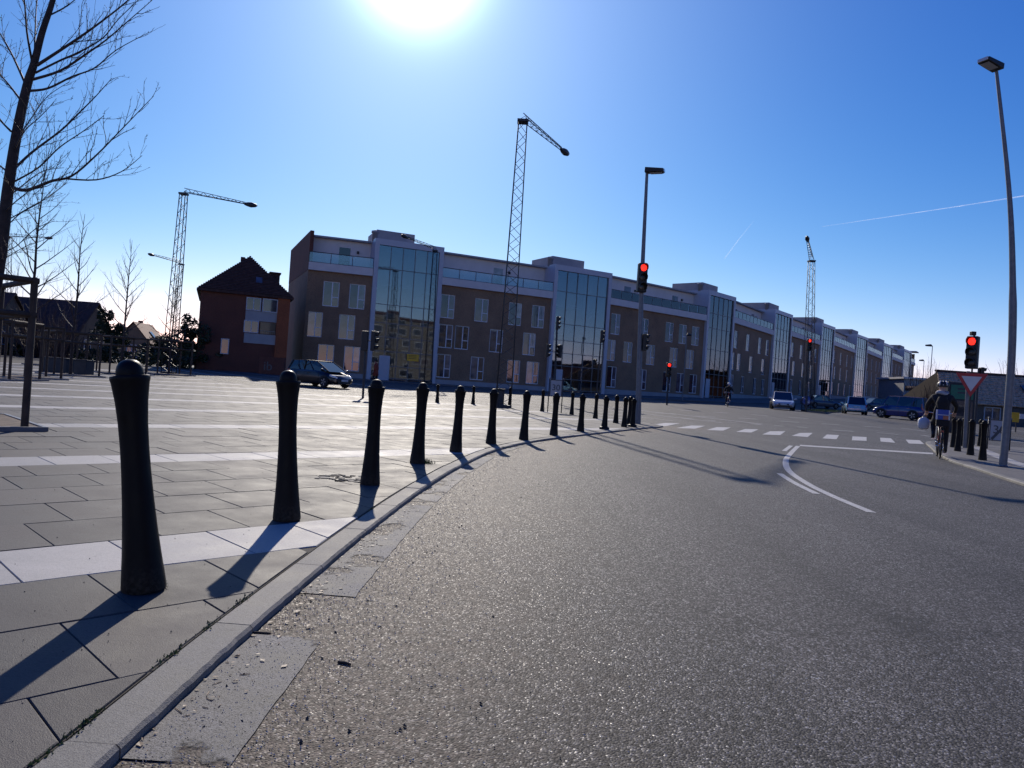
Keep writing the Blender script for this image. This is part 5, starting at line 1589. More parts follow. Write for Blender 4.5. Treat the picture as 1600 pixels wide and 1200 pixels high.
# ================================================================== CARS
wheel_me = {}
def wheel(root, x, y, r, w=.2):
    mb = MB(); n = 22
    pr = [(r * .62, -w / 2), (r * .93, -w / 2), (r, -w * .32), (r, w * .32), (r * .93, w / 2), (r * .62, w / 2)]
    vs = [(x + q * math.cos(2 * PI * k / n), y + d, r + q * math.sin(2 * PI * k / n)) for q, d in pr for k in range(n)]
    mb.raw(vs, [(i * n + k, (i + 1) * n + k, (i + 1) * n + (k + 1) % n, i * n + (k + 1) % n) for i in range(5) for k in range(n)], 0, True)
    wh = mb.build('wheel', 'rubber', root, sharp=40)
    sgn = 1 if y > 0 else -1
    mb = MB(); yo = y + sgn * w * .38
    vs = [(x + r * .62 * math.cos(2 * PI * k / n), yo, r + r * .62 * math.sin(2 * PI * k / n)) for k in range(n)]
    mb.face(vs, 1); 
    for k in range(5):
        a = 2 * PI * k / 5; da = .22
        P_ = [(x + r * q * math.cos(a + s_ * da * (1.4 - q)), yo + sgn * .015, r + r * q * math.sin(a + s_ * da * (1.4 - q))) for q, s_ in ((.12, -1), (.62, -1), (.62, 1), (.12, 1))]
        mb.face(P_, 0)
    mb.build('rim', ['rim', 'black'], wh)
def car(label, loc, rz, paint, L, Wd, H, style, group='cars crossing the junction'):
    """local +x is forward"""
    t = thing('car', label, 'car', loc, rz, group)
    hl, hw = L / 2, Wd / 2
    r = .31 if style != 'suv' else .34
    belt = .92 if style == 'mpv' else (.86 if style != 'suv' else .98)
    hood = belt - .06
    # lower body: stations along the length
    st = [(-hl, .42, belt - .25, .80), (-hl + .06, .30, belt - .06, .90), (-hl + .35, .20, belt, .97), (-L * .2, .18, belt, 1.0), (L * .1, .18, belt, 1.0),
          (L * .24, .18, hood + .02, .99), (hl - .45, .20, hood - .10, .95), (hl - .15, .24, hood - .22, .86), (hl, .36, hood - .36, .72)]
    mb = MB(); rows = []
    for (x, zl, zh, f_) in st:
        w = hw * f_; zm = zl + (zh - zl) * .55
        half = [(w * .80, zl), (w * .95, zl + .05), (w, zm - .12), (w, zm + .06), (w * .955, zh - .07), (w * .86, zh)]
        rows.append([(x, -a, z) for a, z in half] + [(x, a, z) for a, z in reversed(half)])
    m = 12; vs = [p for q in rows for p in q]; fs = []
    for i in range(len(rows) - 1):
        for k in range(m):
            k2 = (k + 1) % m; fs.append((i * m + k, i * m + k2, (i + 1) * m + k2, (i + 1) * m + k))
    fs.append(tuple(reversed(range(m)))); fs.append(tuple((len(rows) - 1) * m + k for k in range(m)))
    mb.raw(vs, [tuple(reversed(f_)) for f_ in fs], 0, True)
    body = mb.build('body', paint, t, sharp=38)
    # greenhouse
    if style == 'mpv': xs_ = (L * .36, L * .10, -L * .40, -L * .475)
    elif style == 'suv': xs_ = (L * .31, L * .19, -L * .455, -L * .49)
    elif style == 'saloon': xs_ = (L * .24, L * .05, -L * .20, -L * .36)
    else: xs_ = (L * .25, L * .08, -L * .36, -L * .46)
    A_, B_, C_, D_ = xs_
    bw, tw = hw * .87, hw * .72
    zr = H - .05
    def side(s_): return [Vector((A_, s_ * bw * .93, belt - .03)), Vector((B_, s_ * tw, zr)), Vector(((B_ + C_) / 2, s_ * tw * 1.03, zr + .03)), Vector((C_, s_ * tw, zr)), Vector((D_, s_ * bw * .95, belt - .03)), Vector(((A_ + D_) / 2, s_ * bw, belt - .03))]
    Ls_, Rs_ = side(1), side(-1)
    mb = MB(); mb.face([Rs_[i] for i in (5, 0, 1, 2, 3, 4)]); mb.face([Ls_[i] for i in (4, 3, 2, 1, 0, 5)])
    mb.face([Rs_[0], Ls_[0], Ls_[1], Rs_[1]]); mb.face([Rs_[3], Ls_[3], Ls_[4], Rs_[4]])
    gl_ = mb.build('glazing', 'carglass', t)
    mb = MB()
    # roof panel and pillars
    top = [Rs_[1], Rs_[2], Rs_[3], Ls_[3], Ls_[2], Ls_[1]]
    up = Vector((0, 0, .035))
    mb.raw([p + Vector((0, 0, -.015)) for p in top] + [p + up for p in top], [(6, 11, 10, 7), (7, 10, 9, 8), (0, 1, 7, 6), (1, 2, 8, 7), (2, 3, 9, 8), (3, 4, 10, 9), (4, 5, 11, 10), (5, 0, 6, 11)], 0, True)
    def pillar(p, q, w_): mb.tube([p, q], w_, 6, caps=False)
    for S_ in (Ls_, Rs_):
        pillar(S_[0], S_[1], .035); pillar(S_[4], S_[3], .055)
        for u in ((.36, .70) if style in ('mpv', 'suv') else (.45,)):
            lo = S_[0].lerp(S_[4], u); hi = S_[1].lerp(S_[3], (u - .12) / .76 if style != 'saloon' else .5)
            pillar(lo + Vector((0, .008 if lo.y > 0 else -.008, 0)), hi, .035)
    mb.build('roof', paint, t, sharp=40)
    # doors lines, handles
    mb = MB()
    for s_ in (-1, 1):
        for x in (L * .2, -L * .03, -L * .26): mb.box((x - .006, s_ * hw * 1.0 - .004, .32), (x + .006, s_ * hw * 1.0 + .004, belt - .1))
    mb.build('door_gap', 'black', t)
    mb = MB()
    for s_ in (-1, 1):
        for x in (.02, -L * .21): mb.box((x - .1, s_ * hw * .985 - .02, belt - .17), (x + .08, s_ * hw * .985 + .02, belt - .14))
    mb.build('door_handle', paint, t)
    # mirrors
    for s_ in (-1, 1):
        mb = MB(); x = A_ - .25; mb.tube([(x, s_ * hw * .9, belt - .01), (x, s_ * (hw + .1), belt + .05), (x - .02, s_ * (hw + .19), belt + .06)], [.03, .075, .05], 8); mb.build('mirror', paint, t, sharp=60)
    # arches and wheels
    for x in (L * .31, -L * .30):
        for s_ in (-1, 1):
            mb = MB(); n = 18; R_ = r + .055; y0 = s_ * (hw * .985)
            vs = [(x + R_ * math.cos(PI * k / n), y0 + s_ * .012, max(.2, r + R_ * math.sin(PI * k / n))) for k in range(n + 1)]
            mb.face(vs if s_ < 0 else list(reversed(vs))); mb.build('wheel_arch', 'black', t)
            wheel(t, x, s_ * (hw - .07), r)
    # lamps, grille, plates, bumper
    for s_ in (-1, 1):
        mb = MB(); mb.tube([(hl - .42, s_ * hw * .86, hood - .17), (hl - .2, s_ * hw * .76, hood - .26), (hl - .06, s_ * hw * .58, hood - .33)], [.06, .085, .06], 8); mb.build('headlight', 'lamp_clear', t, sharp=60)
        mb = MB(); mb.tube([(-hl + .07, s_ * hw * .80, belt - .30), (-hl + .10, s_ * hw * .82, belt - .13), (-hl + .16, s_ * hw * .80, belt + (.25 if style == 'suv' else 0))], [.07, .08, .05], 8); mb.build('tail_light', 'lamp_red', t, sharp=60)
    mb = MB(); mb.box((hl - .05, -hw * .45, .40), (hl + .015, hw * .45, .50)); mb.box((hl - .05, -hw * .55, .26), (hl - .0, hw * .55, .36)); mb.build('grille', 'black', t)
    mb = MB(); mb.box((-hl - .02, -hw * .8, .36), (-hl + .06, hw * .8, .52)); mb.build('bumper', paint if style != 'suv' else 'black', t, bevel=.02)
    mb = MB(); mb.box((hl + .016, -.25, .38), (hl + .03, .25, .49)); mb.box((-hl - .035, -.25, .6), (-hl - .005, .25, .71)); mb.build('number_plate', 'plate', t)
    return t
def car_at(label, px, py, Y, rz, *a, **k):
    p = at(px, py, Y); p.z = gz(0, Y) + ROAD + .005
    return car(label, p, rz, *a, **k)
car_at('black people carrier driving right behind the second bollard', 499, 600, 42.0, math.radians(-32), 'carblack', 3.9, 1.72, 1.47, 'mpv')
car_at('white car facing the viewer at the far side of the junction', 1222, 632, 60, math.radians(-107), 'carwhite', 4.1, 1.74, 1.46, 'saloon')
car_at('pale blue hatchback seen from behind beside the grass island', 1335, 640, 63, math.radians(70), 'carlight', 4.0, 1.7, 1.5, 'hatch')
car_at('royal blue boxy car driving left at the right of the junction', 1406, 645, 56, math.radians(138), 'carblue', 3.55, 1.7, 1.72, 'suv')
pk = 'parked cars near the buildings'
car_at('dark grey car parked in the shade before the apartment building', 1283, 628, 84, math.radians(10), 'cargrey', 4.3, 1.74, 1.48, 'saloon', group=pk)
car_at('dark hatchback parked in the shade between the two blue cars', 1366, 634, 90, math.radians(190), 'cargrey', 4.3, 1.74, 1.48, 'hatch', group=pk)
car_at('pale green car by the brown house, seen above the small planter', 136, 563, 73, math.radians(10), 'carlight', 4.1, 1.7, 1.45, 'saloon', group=pk)
car_at('white car parked between the red roofed house and the brick house', 246, 570, 73, math.radians(200), 'carwhite', 4.1, 1.7, 1.45, 'hatch', group=pk)
car_at('dark car parked under the evergreens left of the brick house', 290, 574, 71, math.radians(15), 'cargrey', 4.1, 1.7, 1.45, 'hatch', group=pk)

# ================================================================== PEOPLE AND BICYCLES
def skin_mesh(name, verts, edges, radii, root=0, sub=2):
    me = bpy.data.meshes.new(name); me.from_pydata(verts, edges, []); me.update()
    o = bpy.data.objects.new(name, me); col.objects.link(o)
    md = o.modifiers.new('skin', 'SKIN'); md.use_smooth_shade = True
    for i, r_ in enumerate(radii):
        sv = me.skin_vertices[0].data[i]
        sv.radius = r_ if isinstance(r_, tuple) else (r_, r_)
        sv.use_root = (i == root)
    s2 = o.modifiers.new('sub', 'SUBSURF'); s2.levels = sub; s2.render_levels = sub
    dg = bpy.context.evaluated_depsgraph_get()
    m2 = bpy.data.meshes.new_from_object(o.evaluated_get(dg)); m2.name = name
    bpy.data.objects.remove(o); bpy.data.meshes.remove(me)
    return m2
def body_mesh(J, cloth, legs):
    """J: dict of joints; returns one continuous body"""
    order = ['pelvis', 'waist', 'chest', 'neck', 'headlow', 'headmid', 'headtop']
    V = []; E_ = []; Rr = []; ix = {}
    def add(n, p, r_, par=None):
        ix[n] = len(V); V.append(tuple(p)); Rr.append(r_)
        if par: E_.append((ix[par], ix[n]))
    add('pelvis', J['pelvis'], (.165, .125)); add('waist', J['waist'], (.145, .115), 'pelvis'); add('chest', J['chest'], (.175, .13), 'waist')
    add('neck', J['neck'], .062, 'chest'); add('headlow', J['headlow'], (.07, .08), 'neck'); add('headmid', J['headmid'], (.078, .098), 'headlow'); add('headtop', J['headtop'], .055, 'headmid')
    for s_ in 'LR':
        add('sh' + s_, J['sh' + s_], .078, 'chest'); add('el' + s_, J['el' + s_], .052, 'sh' + s_); add('wr' + s_, J['wr' + s_], .034, 'el' + s_)
        h = Vector(J['wr' + s_]); d = (h - Vector(J['el' + s_])).normalized()
        pm = h + d * .07; add('pa' + s_, pm, (.042, .022), 'wr' + s_)
        side_ = d.cross(Vector((0, 0, 1))).normalized()
        for i in range(4):
            b_ = pm + side_ * (.03 - .02 * i) + d * .02; add('f%s%d' % (s_, i), b_, .0095, 'pa' + s_)
            e_ = b_ + d * (.035 - .004 * abs(i - 1.3)) + Vector((0, 0, -.018)); add('g%s%d' % (s_, i), e_, .009, 'f%s%d' % (s_, i))
            e2 = e_ + d * .01 + Vector((0, 0, -.03)); add('h%s%d' % (s_, i), e2, .008, 'g%s%d' % (s_, i))
        th = h + d * .03 + side_ * (-.045 if s_ == 'R' else .045); add('t' + s_, th, .011, 'wr' + s_); add('u' + s_, th + d * .035 + Vector((0, 0, -.012)), .009, 't' + s_)
        add('hp' + s_, J['hp' + s_], .098, 'pelvis'); add('kn' + s_, J['kn' + s_], .066, 'hp' + s_); add('an' + s_, J['an' + s_], .042, 'kn' + s_)
        f_ = Vector(J['an' + s_]); fd = Vector(J.get('fd' + s_, (0, 1, -.1))).normalized()
        add('ft' + s_, f_ + Vector((0, 0, -.05)) + fd * .05, (.045, .042), 'an' + s_); add('to' + s_, f_ + Vector((0, 0, -.065)) + fd * .18, (.045, .03), 'ft' + s_)
    me = skin_mesh('body', V, E_, Rr)
    for x in (cloth, 'skin', legs, 'black'): me.materials.append(MT[x])
    zn = J['neck'][2]
    wrs = [Vector(J['wrL']), Vector(J['wrR'])]; pz = J['pelvis'][2]; ank = [Vector(J['anL']), Vector(J['anR'])]
    for p in me.polygons:
        c = Vector(p.center); mi = 0
        if c.z > zn + .03 and (Vector((c.x, c.y)) - Vector(J['neck'][:2])).length < .2: mi = 1
        elif min((c - w).length for w in wrs) < .12 and min((c - (w + (w - Vector(J['el' + s_])).normalized() * .06)).length for w, s_ in zip(wrs, 'LR')) < .11: mi = 1
        elif min((c - a).length for a in ank) < .09 or min((c - a).length for a in ank) < .24 and c.z < min(a.z for a in ank if (c - a).length < .24) - .01: mi = 3
        elif c.z < pz - .02 and min((c - w).length for w in wrs) > .3: mi = 2
        p.material_index = mi; p.use_smooth = True
    return me
def bicycle(label, loc, rz, frame='frame_red', group=None):
    """local +y is forward"""
    t = thing('bicycle', label, 'bicycle', loc, rz, group)
    r = .345
    for y in (-.53, .53):
        mb = MB(); n = 32
        ring = [Vector((0, y + (r - .02) * math.cos(2 * PI * k / n), r + (r - .02) * math.sin(2 * PI * k / n))) for k in range(n)] ; ring.append(ring[0])
        mb.tube(ring, .02, 7, caps=False); wh = mb.build('wheel', 'rubber', t)
        mb = MB()
        for k in range(14):
            a = 2 * PI * k / 14; mb.tube([(0.02 * (-1) ** k, y, r), (0, y + (r - .035) * math.cos(a), r + (r - .035) * math.sin(a))], .0022, 3, caps=False)
        mb.tube([(-.04, y, r), (.04, y, r)], .022, 8); mb.build('spokes', 'chrome', wh)
        mb = MB(); pts_ = [Vector((0, y + (r + .025) * math.cos(a_), r + (r + .025) * math.sin(a_))) for a_ in [math.radians(20 + 12 * k) for k in range(13)]]
        mb.tube(pts_, .024, 6); mb.build('mudguard', 'black', t)
    mb = MB()
    bb = (0, -.05, .28); st_ = (0, -.2, .84); hd = (0, .38, .86)
    for a, b in ((bb, st_), (bb, (0, .40, .70)), (st_, hd), (hd, (0, .40, .66)), (bb, (0, -.53, r)), (st_, (0, -.53, r)), ((0, .40, .66), (0, .53, r)), (st_, (0, -.22, .93)), (hd, (0, .36, 1.05))):
        mb.tube([a, b], .016, 8)
    mb.build('frame', frame, t)
    mb = MB(); mb.tube([(-.3, .26, 1.03), (-.24, .38, 1.07), (0, .37, 1.05), (.24, .38, 1.07), (.3, .26, 1.03)], .012, 8); mb.build('handlebar', 'chrome', t)
    mb = MB(); mb.tube([(0, -.36, .95), (0, -.25, .965), (0, -.08, .95)], [.09, .075, .02], 8); mb.build('saddle', 'black', t)
    mb = MB(); mb.tube([(-.08, -.05, .28), (.08, -.05, .28)], .02, 8); mb.tube([(.07, -.05, .28), (.09, -.02, .12)], .012, 6); mb.tube([(-.07, -.05, .28), (-.09, -.08, .44)], .012, 6)
    mb.box((.08, -.07, .10), (.19, .03, .125)); mb.box((-.19, -.13, .43), (-.08, -.03, .455)); mb.build('crank', 'chrome', t)
    mb = MB(); mb.tube([(-.06, -.3, .74), (-.07, -.75, .74)], .007, 5); mb.tube([(.06, -.3, .74), (.07, -.75, .74)], .007, 5); mb.tube([(-.07, -.75, .74), (.07, -.75, .74)], .007, 5)
    for s_ in (-1, 1): mb.tube([(s_ * .06, -.62, .74), (s_ * .04, -.53, r)], .006, 5)
    mb.build('rack', 'black', t)
    mb = MB(); mb.box((-.03, -.79, .62), (.03, -.76, .67)); mb.build('rear_light', 'lamp_red', t)
    return t
JC = dict(pelvis=(0, -.24, 1.04), waist=(0, -.17, 1.20), chest=(0, -.05, 1.40), neck=(0, .02, 1.555), headlow=(0, .06, 1.62), headmid=(0, .075, 1.70), headtop=(0, .07, 1.78),
          shL=(-.185, -.03, 1.445), elL=(-.30, .12, 1.24), wrL=(-.30, .27, 1.085), shR=(.185, -.03, 1.445), elR=(.32, .10, 1.24), wrR=(.30, .27, 1.085),
          hpL=(-.10, -.20, .98), knL=(-.14, .20, .80), anL=(-.14, -.06, .55), hpR=(.10, -.20, .97), knR=(.13, .06, .58), anR=(.135, -.02, .22), fdL=(0, 1, -.1), fdR=(0, 1, -.15))
bm_ = body_mesh(JC, 'jacket', 'trousers')
def helmet(parent, c, m1, m2):
    mb = MB(); pr = [(.128, -.02), (.132, .02), (.125, .06), (.105, .095), (.07, .118), (.03, .128), (.004, .13)]
    mb.lathe(pr, 18, c=c); h = mb.build('helmet', m1, parent, sharp=60)
    mb = MB()
    for a in (-.5, 0, .5): mb.tube([(c[0] + a * .16, c[1] - .128, c[2] + .02), (c[0] + a * .13, c[1] - .07, c[2] + .118), (c[0] + a * .11, c[1] + .06, c[2] + .125)], [.012, .014, .01], 5)
    mb.build('helmet_ribs', m2, h)
bp = G(1468, 717, ROAD); bp.z = ROAD + .005
RB = Matrix.Rotation(math.radians(-27), 3, 'Z'); HO = RB @ Vector((0, .53, 0))
bk = bicycle('bicycle under the nearest cyclist, with a printed box on its rear rack', bp + HO, math.radians(-27))
cy = thing('person', 'nearest cyclist seen from behind in dark clothes, pale scarf and white striped helmet', 'person', bp + HO, math.radians(-27))
for t_ in (bk, cy): t_.scale = (1.04,) * 3
link('body', bm_, cy)
helmet(cy, (0, .07, 1.715), 'black', 'sign_white')
mb = MB(); n = 14
rg_ = [Vector((.105 * math.cos(2 * PI * k / n), .02 + .10 * math.sin(2 * PI * k / n), 1.545 + .02 * math.sin(4 * PI * k / n))) for k in range(n)]; rg_.append(rg_[0])
mb.tube(rg_, .048, 8, caps=False); mb.build('scarf', 'scarf', cy)
mb = MB(); mb.tube([(0, -.22, 1.16), (0, -.24, 1.3), (0, -.2, 1.44)], [.10, .15, .10], 10); mb.build('backpack', 'jacket', cy, sharp=60)
# printed box on the rack and the bag on the handlebar
bx_ = thing('printed_box', 'blue and orange printed box on the rear rack of the nearest bicycle', 'box', bk.location + RB @ Vector((0, -.62, .79)), math.radians(-27))
mb = MB(); mb.box((-.14, -.13, .16), (.14, .13, .40)); mb.build('upper_side', 'crate_blue', bx_, bevel=.01)
mb = MB(); mb.box((-.135, -.125, 0), (.135, .125, .158)); mb.build('lower_side', 'jacket', bx_, bevel=.01)
mb = MB(); mb.box((-.142, -.136, .27), (.142, -.131, .285)); mb.box((-.142, -.136, .16), (-.115, -.131, .4)); mb.box((.115, -.136, .16), (.142, -.131, .4)); mb.build('white_edge', 'sign_white', bx_)
mb = MB(); mb.box((.0, -.138, .17), (.112, -.132, .26)); mb.build('orange_print', 'crate_red', bx_)
bg = thing('carrier_bag', 'white plastic carrier bag hanging from the left handlebar of the nearest bicycle', 'bag', bk.location + RB @ Vector((-.36, .24, .68)), math.radians(-27))
mb = MB(); R = random.Random(2); rows = []
for j, (z, w, d) in enumerate(((0, .09, .05), (.025, .125, .075), (.12, .135, .08), (.21, .13, .07), (.26, .10, .03), (.30, .03, .012))):
    rows.append([(w * math.copysign(abs(math.cos(2 * PI * k / 14)) ** .6, math.cos(2 * PI * k / 14)) + R.gauss(0, .006), d * math.sin(2 * PI * k / 14) + R.gauss(0, .006), z + R.gauss(0, .006)) for k in range(14)])
vs = [p for q in rows for p in q]; mb.raw(vs, [(i * 14 + k, i * 14 + (k + 1) % 14, (i + 1) * 14 + (k + 1) % 14, (i + 1) * 14 + k) for i in range(5) for k in range(14)] + [tuple(reversed(range(14)))], 0, True); mb.build('sack', 'bag', bg)
mb = MB(); mb.tube([(-.03, 0, .28), (0, .02, .38), (.03, 0, .28)], .008, 5); mb.build('handles', 'bag', bg)
# distant cyclist
fpz = at(1137, 634, 56); fpz.z = gz(0, 56) + ROAD + .005
b2k = copy_tree(bk, 'distant bicycle ridden past the third stair tower'); b2k.location = fpz; b2k.rotation_euler = (0, 0, math.radians(165))
c2 = thing('person', 'distant cyclist with white helmet in front of the third stair tower', 'person', fpz, math.radians(165))
link('body', bm_, c2); helmet(c2, (0, .07, 1.715), 'sign_white', 'sign_white')
# walker in a rust red coat
JW = dict(pelvis=(0, 0, .95), waist=(0, 0, 1.12), chest=(0, .01, 1.33), neck=(0, .02, 1.48), headlow=(0, .04, 1.55), headmid=(0, .045, 1.63), headtop=(0, .04, 1.71),
          shL=(-.19, 0, 1.37), elL=(-.25, -.03, 1.10), wrL=(-.24, .10, .90), shR=(.19, 0, 1.37), elR=(.25, -.06, 1.10), wrR=(.24, -.02, .86),
          hpL=(-.09, 0, .90), knL=(-.10, .12, .50), anL=(-.10, .12, .10), hpR=(.09, 0, .90), knR=(.10, -.02, .49), anR=(.10, -.22, .13))
wp = at(586, 600, 50); wp.z = gz(0, 50) + ROAD + .01
wk = thing('person', 'pedestrian in a rust red coat walking before the first stair tower', 'person', wp, math.radians(80))
link('body', body_mesh(JW, 'coat', 'trousers'), wk)
mb = MB(); mb.lathe([(.24, .62), (.215, .85), (.185, 1.1), (.2, 1.3), (.12, 1.43)], 14); o = mb.build('coat', 'coat', wk); o.scale = (1, .8, 1)
mb = MB(); mb.lathe([(.095, 1.58), (.108, 1.66), (.095, 1.73), (.05, 1.765), (.01, 1.77)], 14, c=(0, .02, 0)); mb.build('hair', 'hair', wk, sharp=60)

# ================================================================== SMALL THINGS ON THE GROUND
R = random.Random(9)
def kerb_pt(y, d):
    i = 0
    while i < len(gl) - 2 and gl[i + 1].y < y: i += 1
    a, b = gl[i], gl[i + 1]
    t_ = (b - a).normalized(); return a.lerp(b, (y - a.y) / (b.y - a.y)) + Vector((t_.y, -t_.x)) * d
def pebble(mb, p, s_, z):
    v = [Vector((R.uniform(-1, 1), R.uniform(-1, 1), R.uniform(.2, 1))).normalized() for _ in range(6)]
    base_ = [(p.x + math.cos(k * PI / 2.5 + R.random()) * s_ * R.uniform(.7, 1.2), p.y + math.sin(k * PI / 2.5) * s_ * R.uniform(.7, 1.2), z) for k in range(5)]
    top_ = (p.x + R.uniform(-.3, .3) * s_, p.y + R.uniform(-.3, .3) * s_, z + s_ * R.uniform(.6, 1.1))
    b = len(mb.v); mb.raw(base_ + [top_], [(k, (k + 1) % 5, 5) for k in range(5)], 0, False)
pale, dark, leaf, twig = MB(), MB(), MB(), MB()
for i in range(9000):
    y = 1.2 + 12 * R.random() ** 1.5; d = .17 + abs(R.gauss(0, .42))
    p = kerb_pt(y, d); pebble(pale, p, R.uniform(.0015, .0045), ROAD + .003)
for i in range(2200):
    y = 1.2 + 10 * R.random() ** 1.5; d = .17 + abs(R.gauss(0, .5)) 
    p = kerb_pt(y, d); pebble(dark, p, R.uniform(.0015, .004) if R.random() > .03 else .008, ROAD + .003)
for i in range(420):
    y = R.uniform(1.5, 13); c = R.choice((2.4, 3.4, 3.6, 4.9, 5.1, 7.5)); y = R.gauss(c, .45) if R.random() < .7 else y
    p = kerb_pt(max(1.3, y), .165 + abs(R.gauss(0, .09)))
    s_ = R.uniform(.003, .010) if R.random() < .85 else R.uniform(.010, .018); a = R.uniform(0, 6.3); dx, dy = Vector((math.cos(a), math.sin(a))) * s_, Vector((-math.sin(a), math.cos(a))) * s_ * .6
    z = ROAD + R.uniform(.003, .008); q = Vector((p.x, p.y))
    pts_ = [q - dx, q + dy, q + dx, q - dy]
    leaf.face([(w_.x, w_.y, z + (.004 if k % 2 else R.uniform(0, .005))) for k, w_ in enumerate(pts_)])
for i in range(34):
    c = R.choice((2.2, 3.3, 3.5, 5.0)); p = kerb_pt(max(1.3, R.gauss(c, .5)), .18 + abs(R.gauss(0, .10))); a = R.uniform(0, 6.3); l = R.uniform(.012, .05)
    twig.tube([(p.x, p.y, ROAD + .006), (p.x + math.cos(a) * l / 2, p.y + math.sin(a) * l / 2, ROAD + .0065), (p.x + math.cos(a + .05) * l, p.y + math.sin(a + .05) * l, ROAD + .006)], [.0013, .0015, .0009], 5)
tag(pale.build('pale_gravel', 'grit'), kind='stuff'); tag(dark.build('dark_gravel', 'darkgrit'), kind='stuff')
tag(leaf.build('leaf_litter', 'dryleaf'), kind='stuff'); tag(twig.build('twig_litter', 'dryleaf'), kind='stuff')
# crumbs on the paving
mb = MB(); R = random.Random(10)
for i in range(420):
    y = 1.6 + 12 * R.random() ** 1.4; x = -1.25 - R.random() ** 1.3 * (1.0 + y * .5)
    pebble(mb, Vector((x, y)), R.uniform(.0015, .005), .001)
tag(mb.build('crumbs', 'darkgrit'), kind='stuff')
# single twigs and a stick lying on the road
for (px, py, l, a, lb) in ((403, 991, .10, .15, 'dark stick lying against the gutter slab'), (538, 1038, .055, -.3, 'short dark twig lying alone on the asphalt')):
    p = G(px, py, ROAD)
    mb = MB(); mb.tube([(-l / 2, 0, .005), (0, .003, .0055), (l / 2, -.002, .005)], [.0048, .0055, .004], 7)
    tag(mb.build('twig', 'bark', None, (p.x, p.y, ROAD), a), lb, 'twig')
# grass tuft and moss
def tuft(label, p, n, s_, h_, name='grass_tuft', mat='grass', kind=None):
    mb = MB(); R = random.Random(int(p.x * 100) + n)
    for i in range(n):
        a = R.uniform(0, 6.3); q = Vector((R.gauss(0, s_), R.gauss(0, s_ * .6))); w_ = .003; dx, dy = math.cos(a) * w_, math.sin(a) * w_
        b = Vector((R.gauss(0, .4), R.gauss(0, .4))) * h_; hh = h_ * R.uniform(.4, 1)
        mb.raw([(q.x - dx, q.y - dy, 0), (q.x + dx, q.y + dy, 0), (q.x + dx * .7 + b.x * .4, q.y + dy * .7 + b.y * .4, hh * .6), (q.x - dx * .7 + b.x * .4, q.y - dy * .7 + b.y * .4, hh * .6), (q.x + b.x, q.y + b.y, hh)], [(0, 1, 2, 3), (3, 2, 4)])
    o = mb.build(name, mat, None, p)
    return tag(o, label, 'grass' if label else None, None, kind)
tuft('green grass tuft growing at the foot of a bollard', G(663, 724) + Vector((0, 0, .001)), 170, .055, .075)
tuft('small dry grass tuft at the foot of the nearest bollard', G(253, 917) + Vector((0, 0, .001)), 60, .014, .03)
tuft('small weed tuft beside the kerb near the sixth bollard', G(792, 700) + Vector((0, 0, .001)), 60, .08, .03)
mb = MB(); R = random.Random(12)
for i in range(240):
    c = R.choice((1.95, 2.1, 2.62, 2.95, 5.8, 3.3)); y = R.gauss(c, .055); q = kerb_pt(y, R.gauss(0, .008)); s_ = R.uniform(.002, .006); a = R.uniform(0, 6)
    mb.face([(q.x - s_ * math.cos(a), q.y - s_ * math.sin(a), -.002), (q.x + s_ * math.cos(a), q.y + s_ * math.sin(a), -.002), (q.x + R.gauss(0, .003), q.y + R.gauss(0, .003), R.uniform(.003, .011))])
tag(mb.build('moss', 'grass'), kind='stuff')
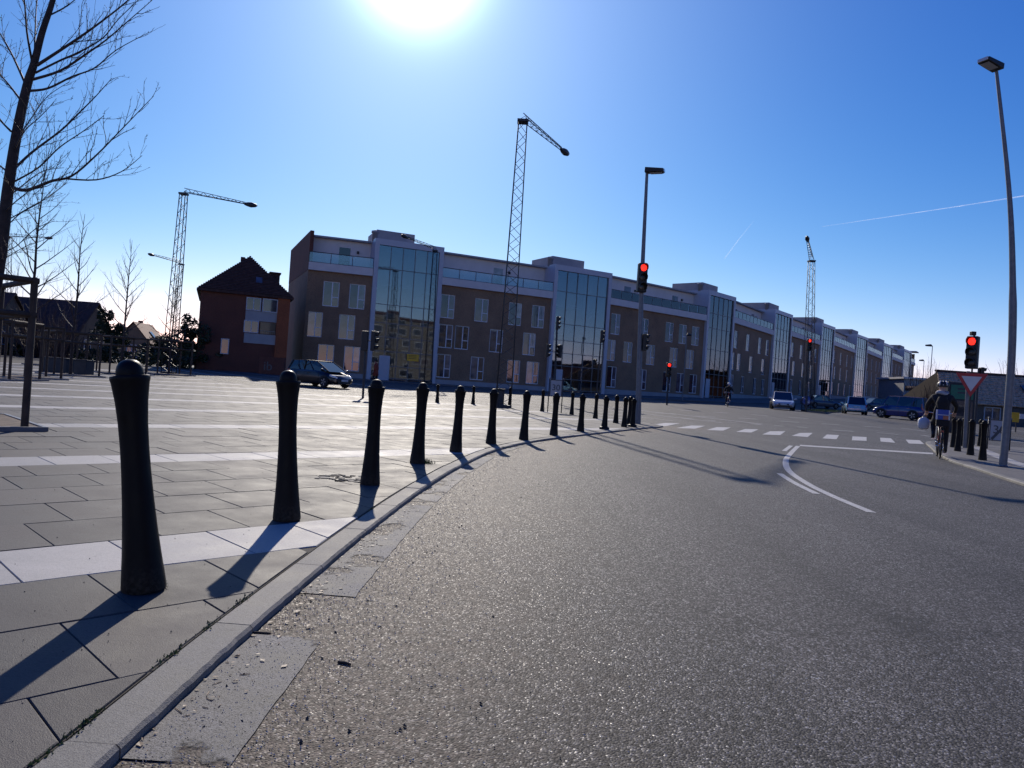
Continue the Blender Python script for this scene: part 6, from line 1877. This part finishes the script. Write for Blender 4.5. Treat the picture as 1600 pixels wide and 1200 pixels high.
# broken paving next to the third bollard
p = G(540, 748); R = random.Random(14)
t = thing('broken_paving', 'patch of cracked and lifted paving beside the third bollard', 'paving', (p.x, p.y, 0.003))
for i in range(46):
    x, y = R.uniform(-.26, .26), R.uniform(-.22, .22); s_ = R.uniform(.02, .06)
    P_ = [(x + s_ * R.uniform(.6, 1.3) * math.cos(a), y + s_ * R.uniform(.4, .9) * math.sin(a)) for a in [k * PI / 2.5 + R.random() * .4 for k in range(5)]]
    mb = MB(); tl = (R.uniform(-.12, .12), R.uniform(-.12, .12)); mb.raw([(q[0], q[1], 0) for q in P_] + [(q[0], q[1], .012 + (q[0] - x) * tl[0] + (q[1] - y) * tl[1] - .006) for q in P_], [tuple(range(5, 10))] + [(k, (k + 1) % 5, 5 + (k + 1) % 5, 5 + k) for k in range(5)])
    mb.build('stone_chip', 'kerb' if R.random() > .4 else 'joint', t)
# contrails high in the sky
def contrail(label, px, D, w):
    mb = MB(); P_ = [at(x, y, D) for x, y in px]; n_ = len(P_)
    mb.tube(P_, [w * (.25 + .75 * i / (n_ - 1)) for i in range(n_)], 6)
    m, nt, b = nm('contrail_ice'); nt.nodes.remove(b)
    tr = N(nt, 'ShaderNodeBsdfTransparent'); df = N(nt, 'ShaderNodeBsdfTranslucent'); df.inputs['Color'].default_value = (.9, .95, 1, 1)
    mx = N(nt, 'ShaderNodeMixShader')
    tc = N(nt, 'ShaderNodeTexCoord'); nz = N(nt, 'ShaderNodeTexNoise', Scale=.01, Detail=4.0); nt.links.new(tc.outputs['Object'], nz.inputs['Vector'])
    lw = N(nt, 'ShaderNodeLayerWeight', Blend=.3)
    mm = N(nt, 'ShaderNodeMath', operation='MULTIPLY'); rp = ramp(nt, lw.outputs['Facing'], [(0.0, .20), (1.0, 0.0)])
    rp2 = ramp(nt, nz.outputs['Fac'], [(.3, .35), (.7, 1.0)])
    nt.links.new(rp, mm.inputs[0]); nt.links.new(rp2, mm.inputs[1])
    nt.links.new(mm.outputs[0], mx.inputs['Fac']); nt.links.new(tr.outputs[0], mx.inputs[1]); nt.links.new(df.outputs[0], mx.inputs[2])
    nt.links.new(mx.outputs[0], nt.nodes['Material Output'].inputs['Surface'])
    o = mb.build('contrail', m); o.visible_shadow = True
    return tag(o, label, 'contrail')
contrail('long thin white contrail low in the sky at the right', [(1285, 354), (1400, 337), (1500, 322), (1600, 306), (1700, 290)], 5000, 6.5)
contrail('short slanting contrail above the apartment building', [(1178, 345), (1156, 372), (1132, 404)], 5000, 4.0)
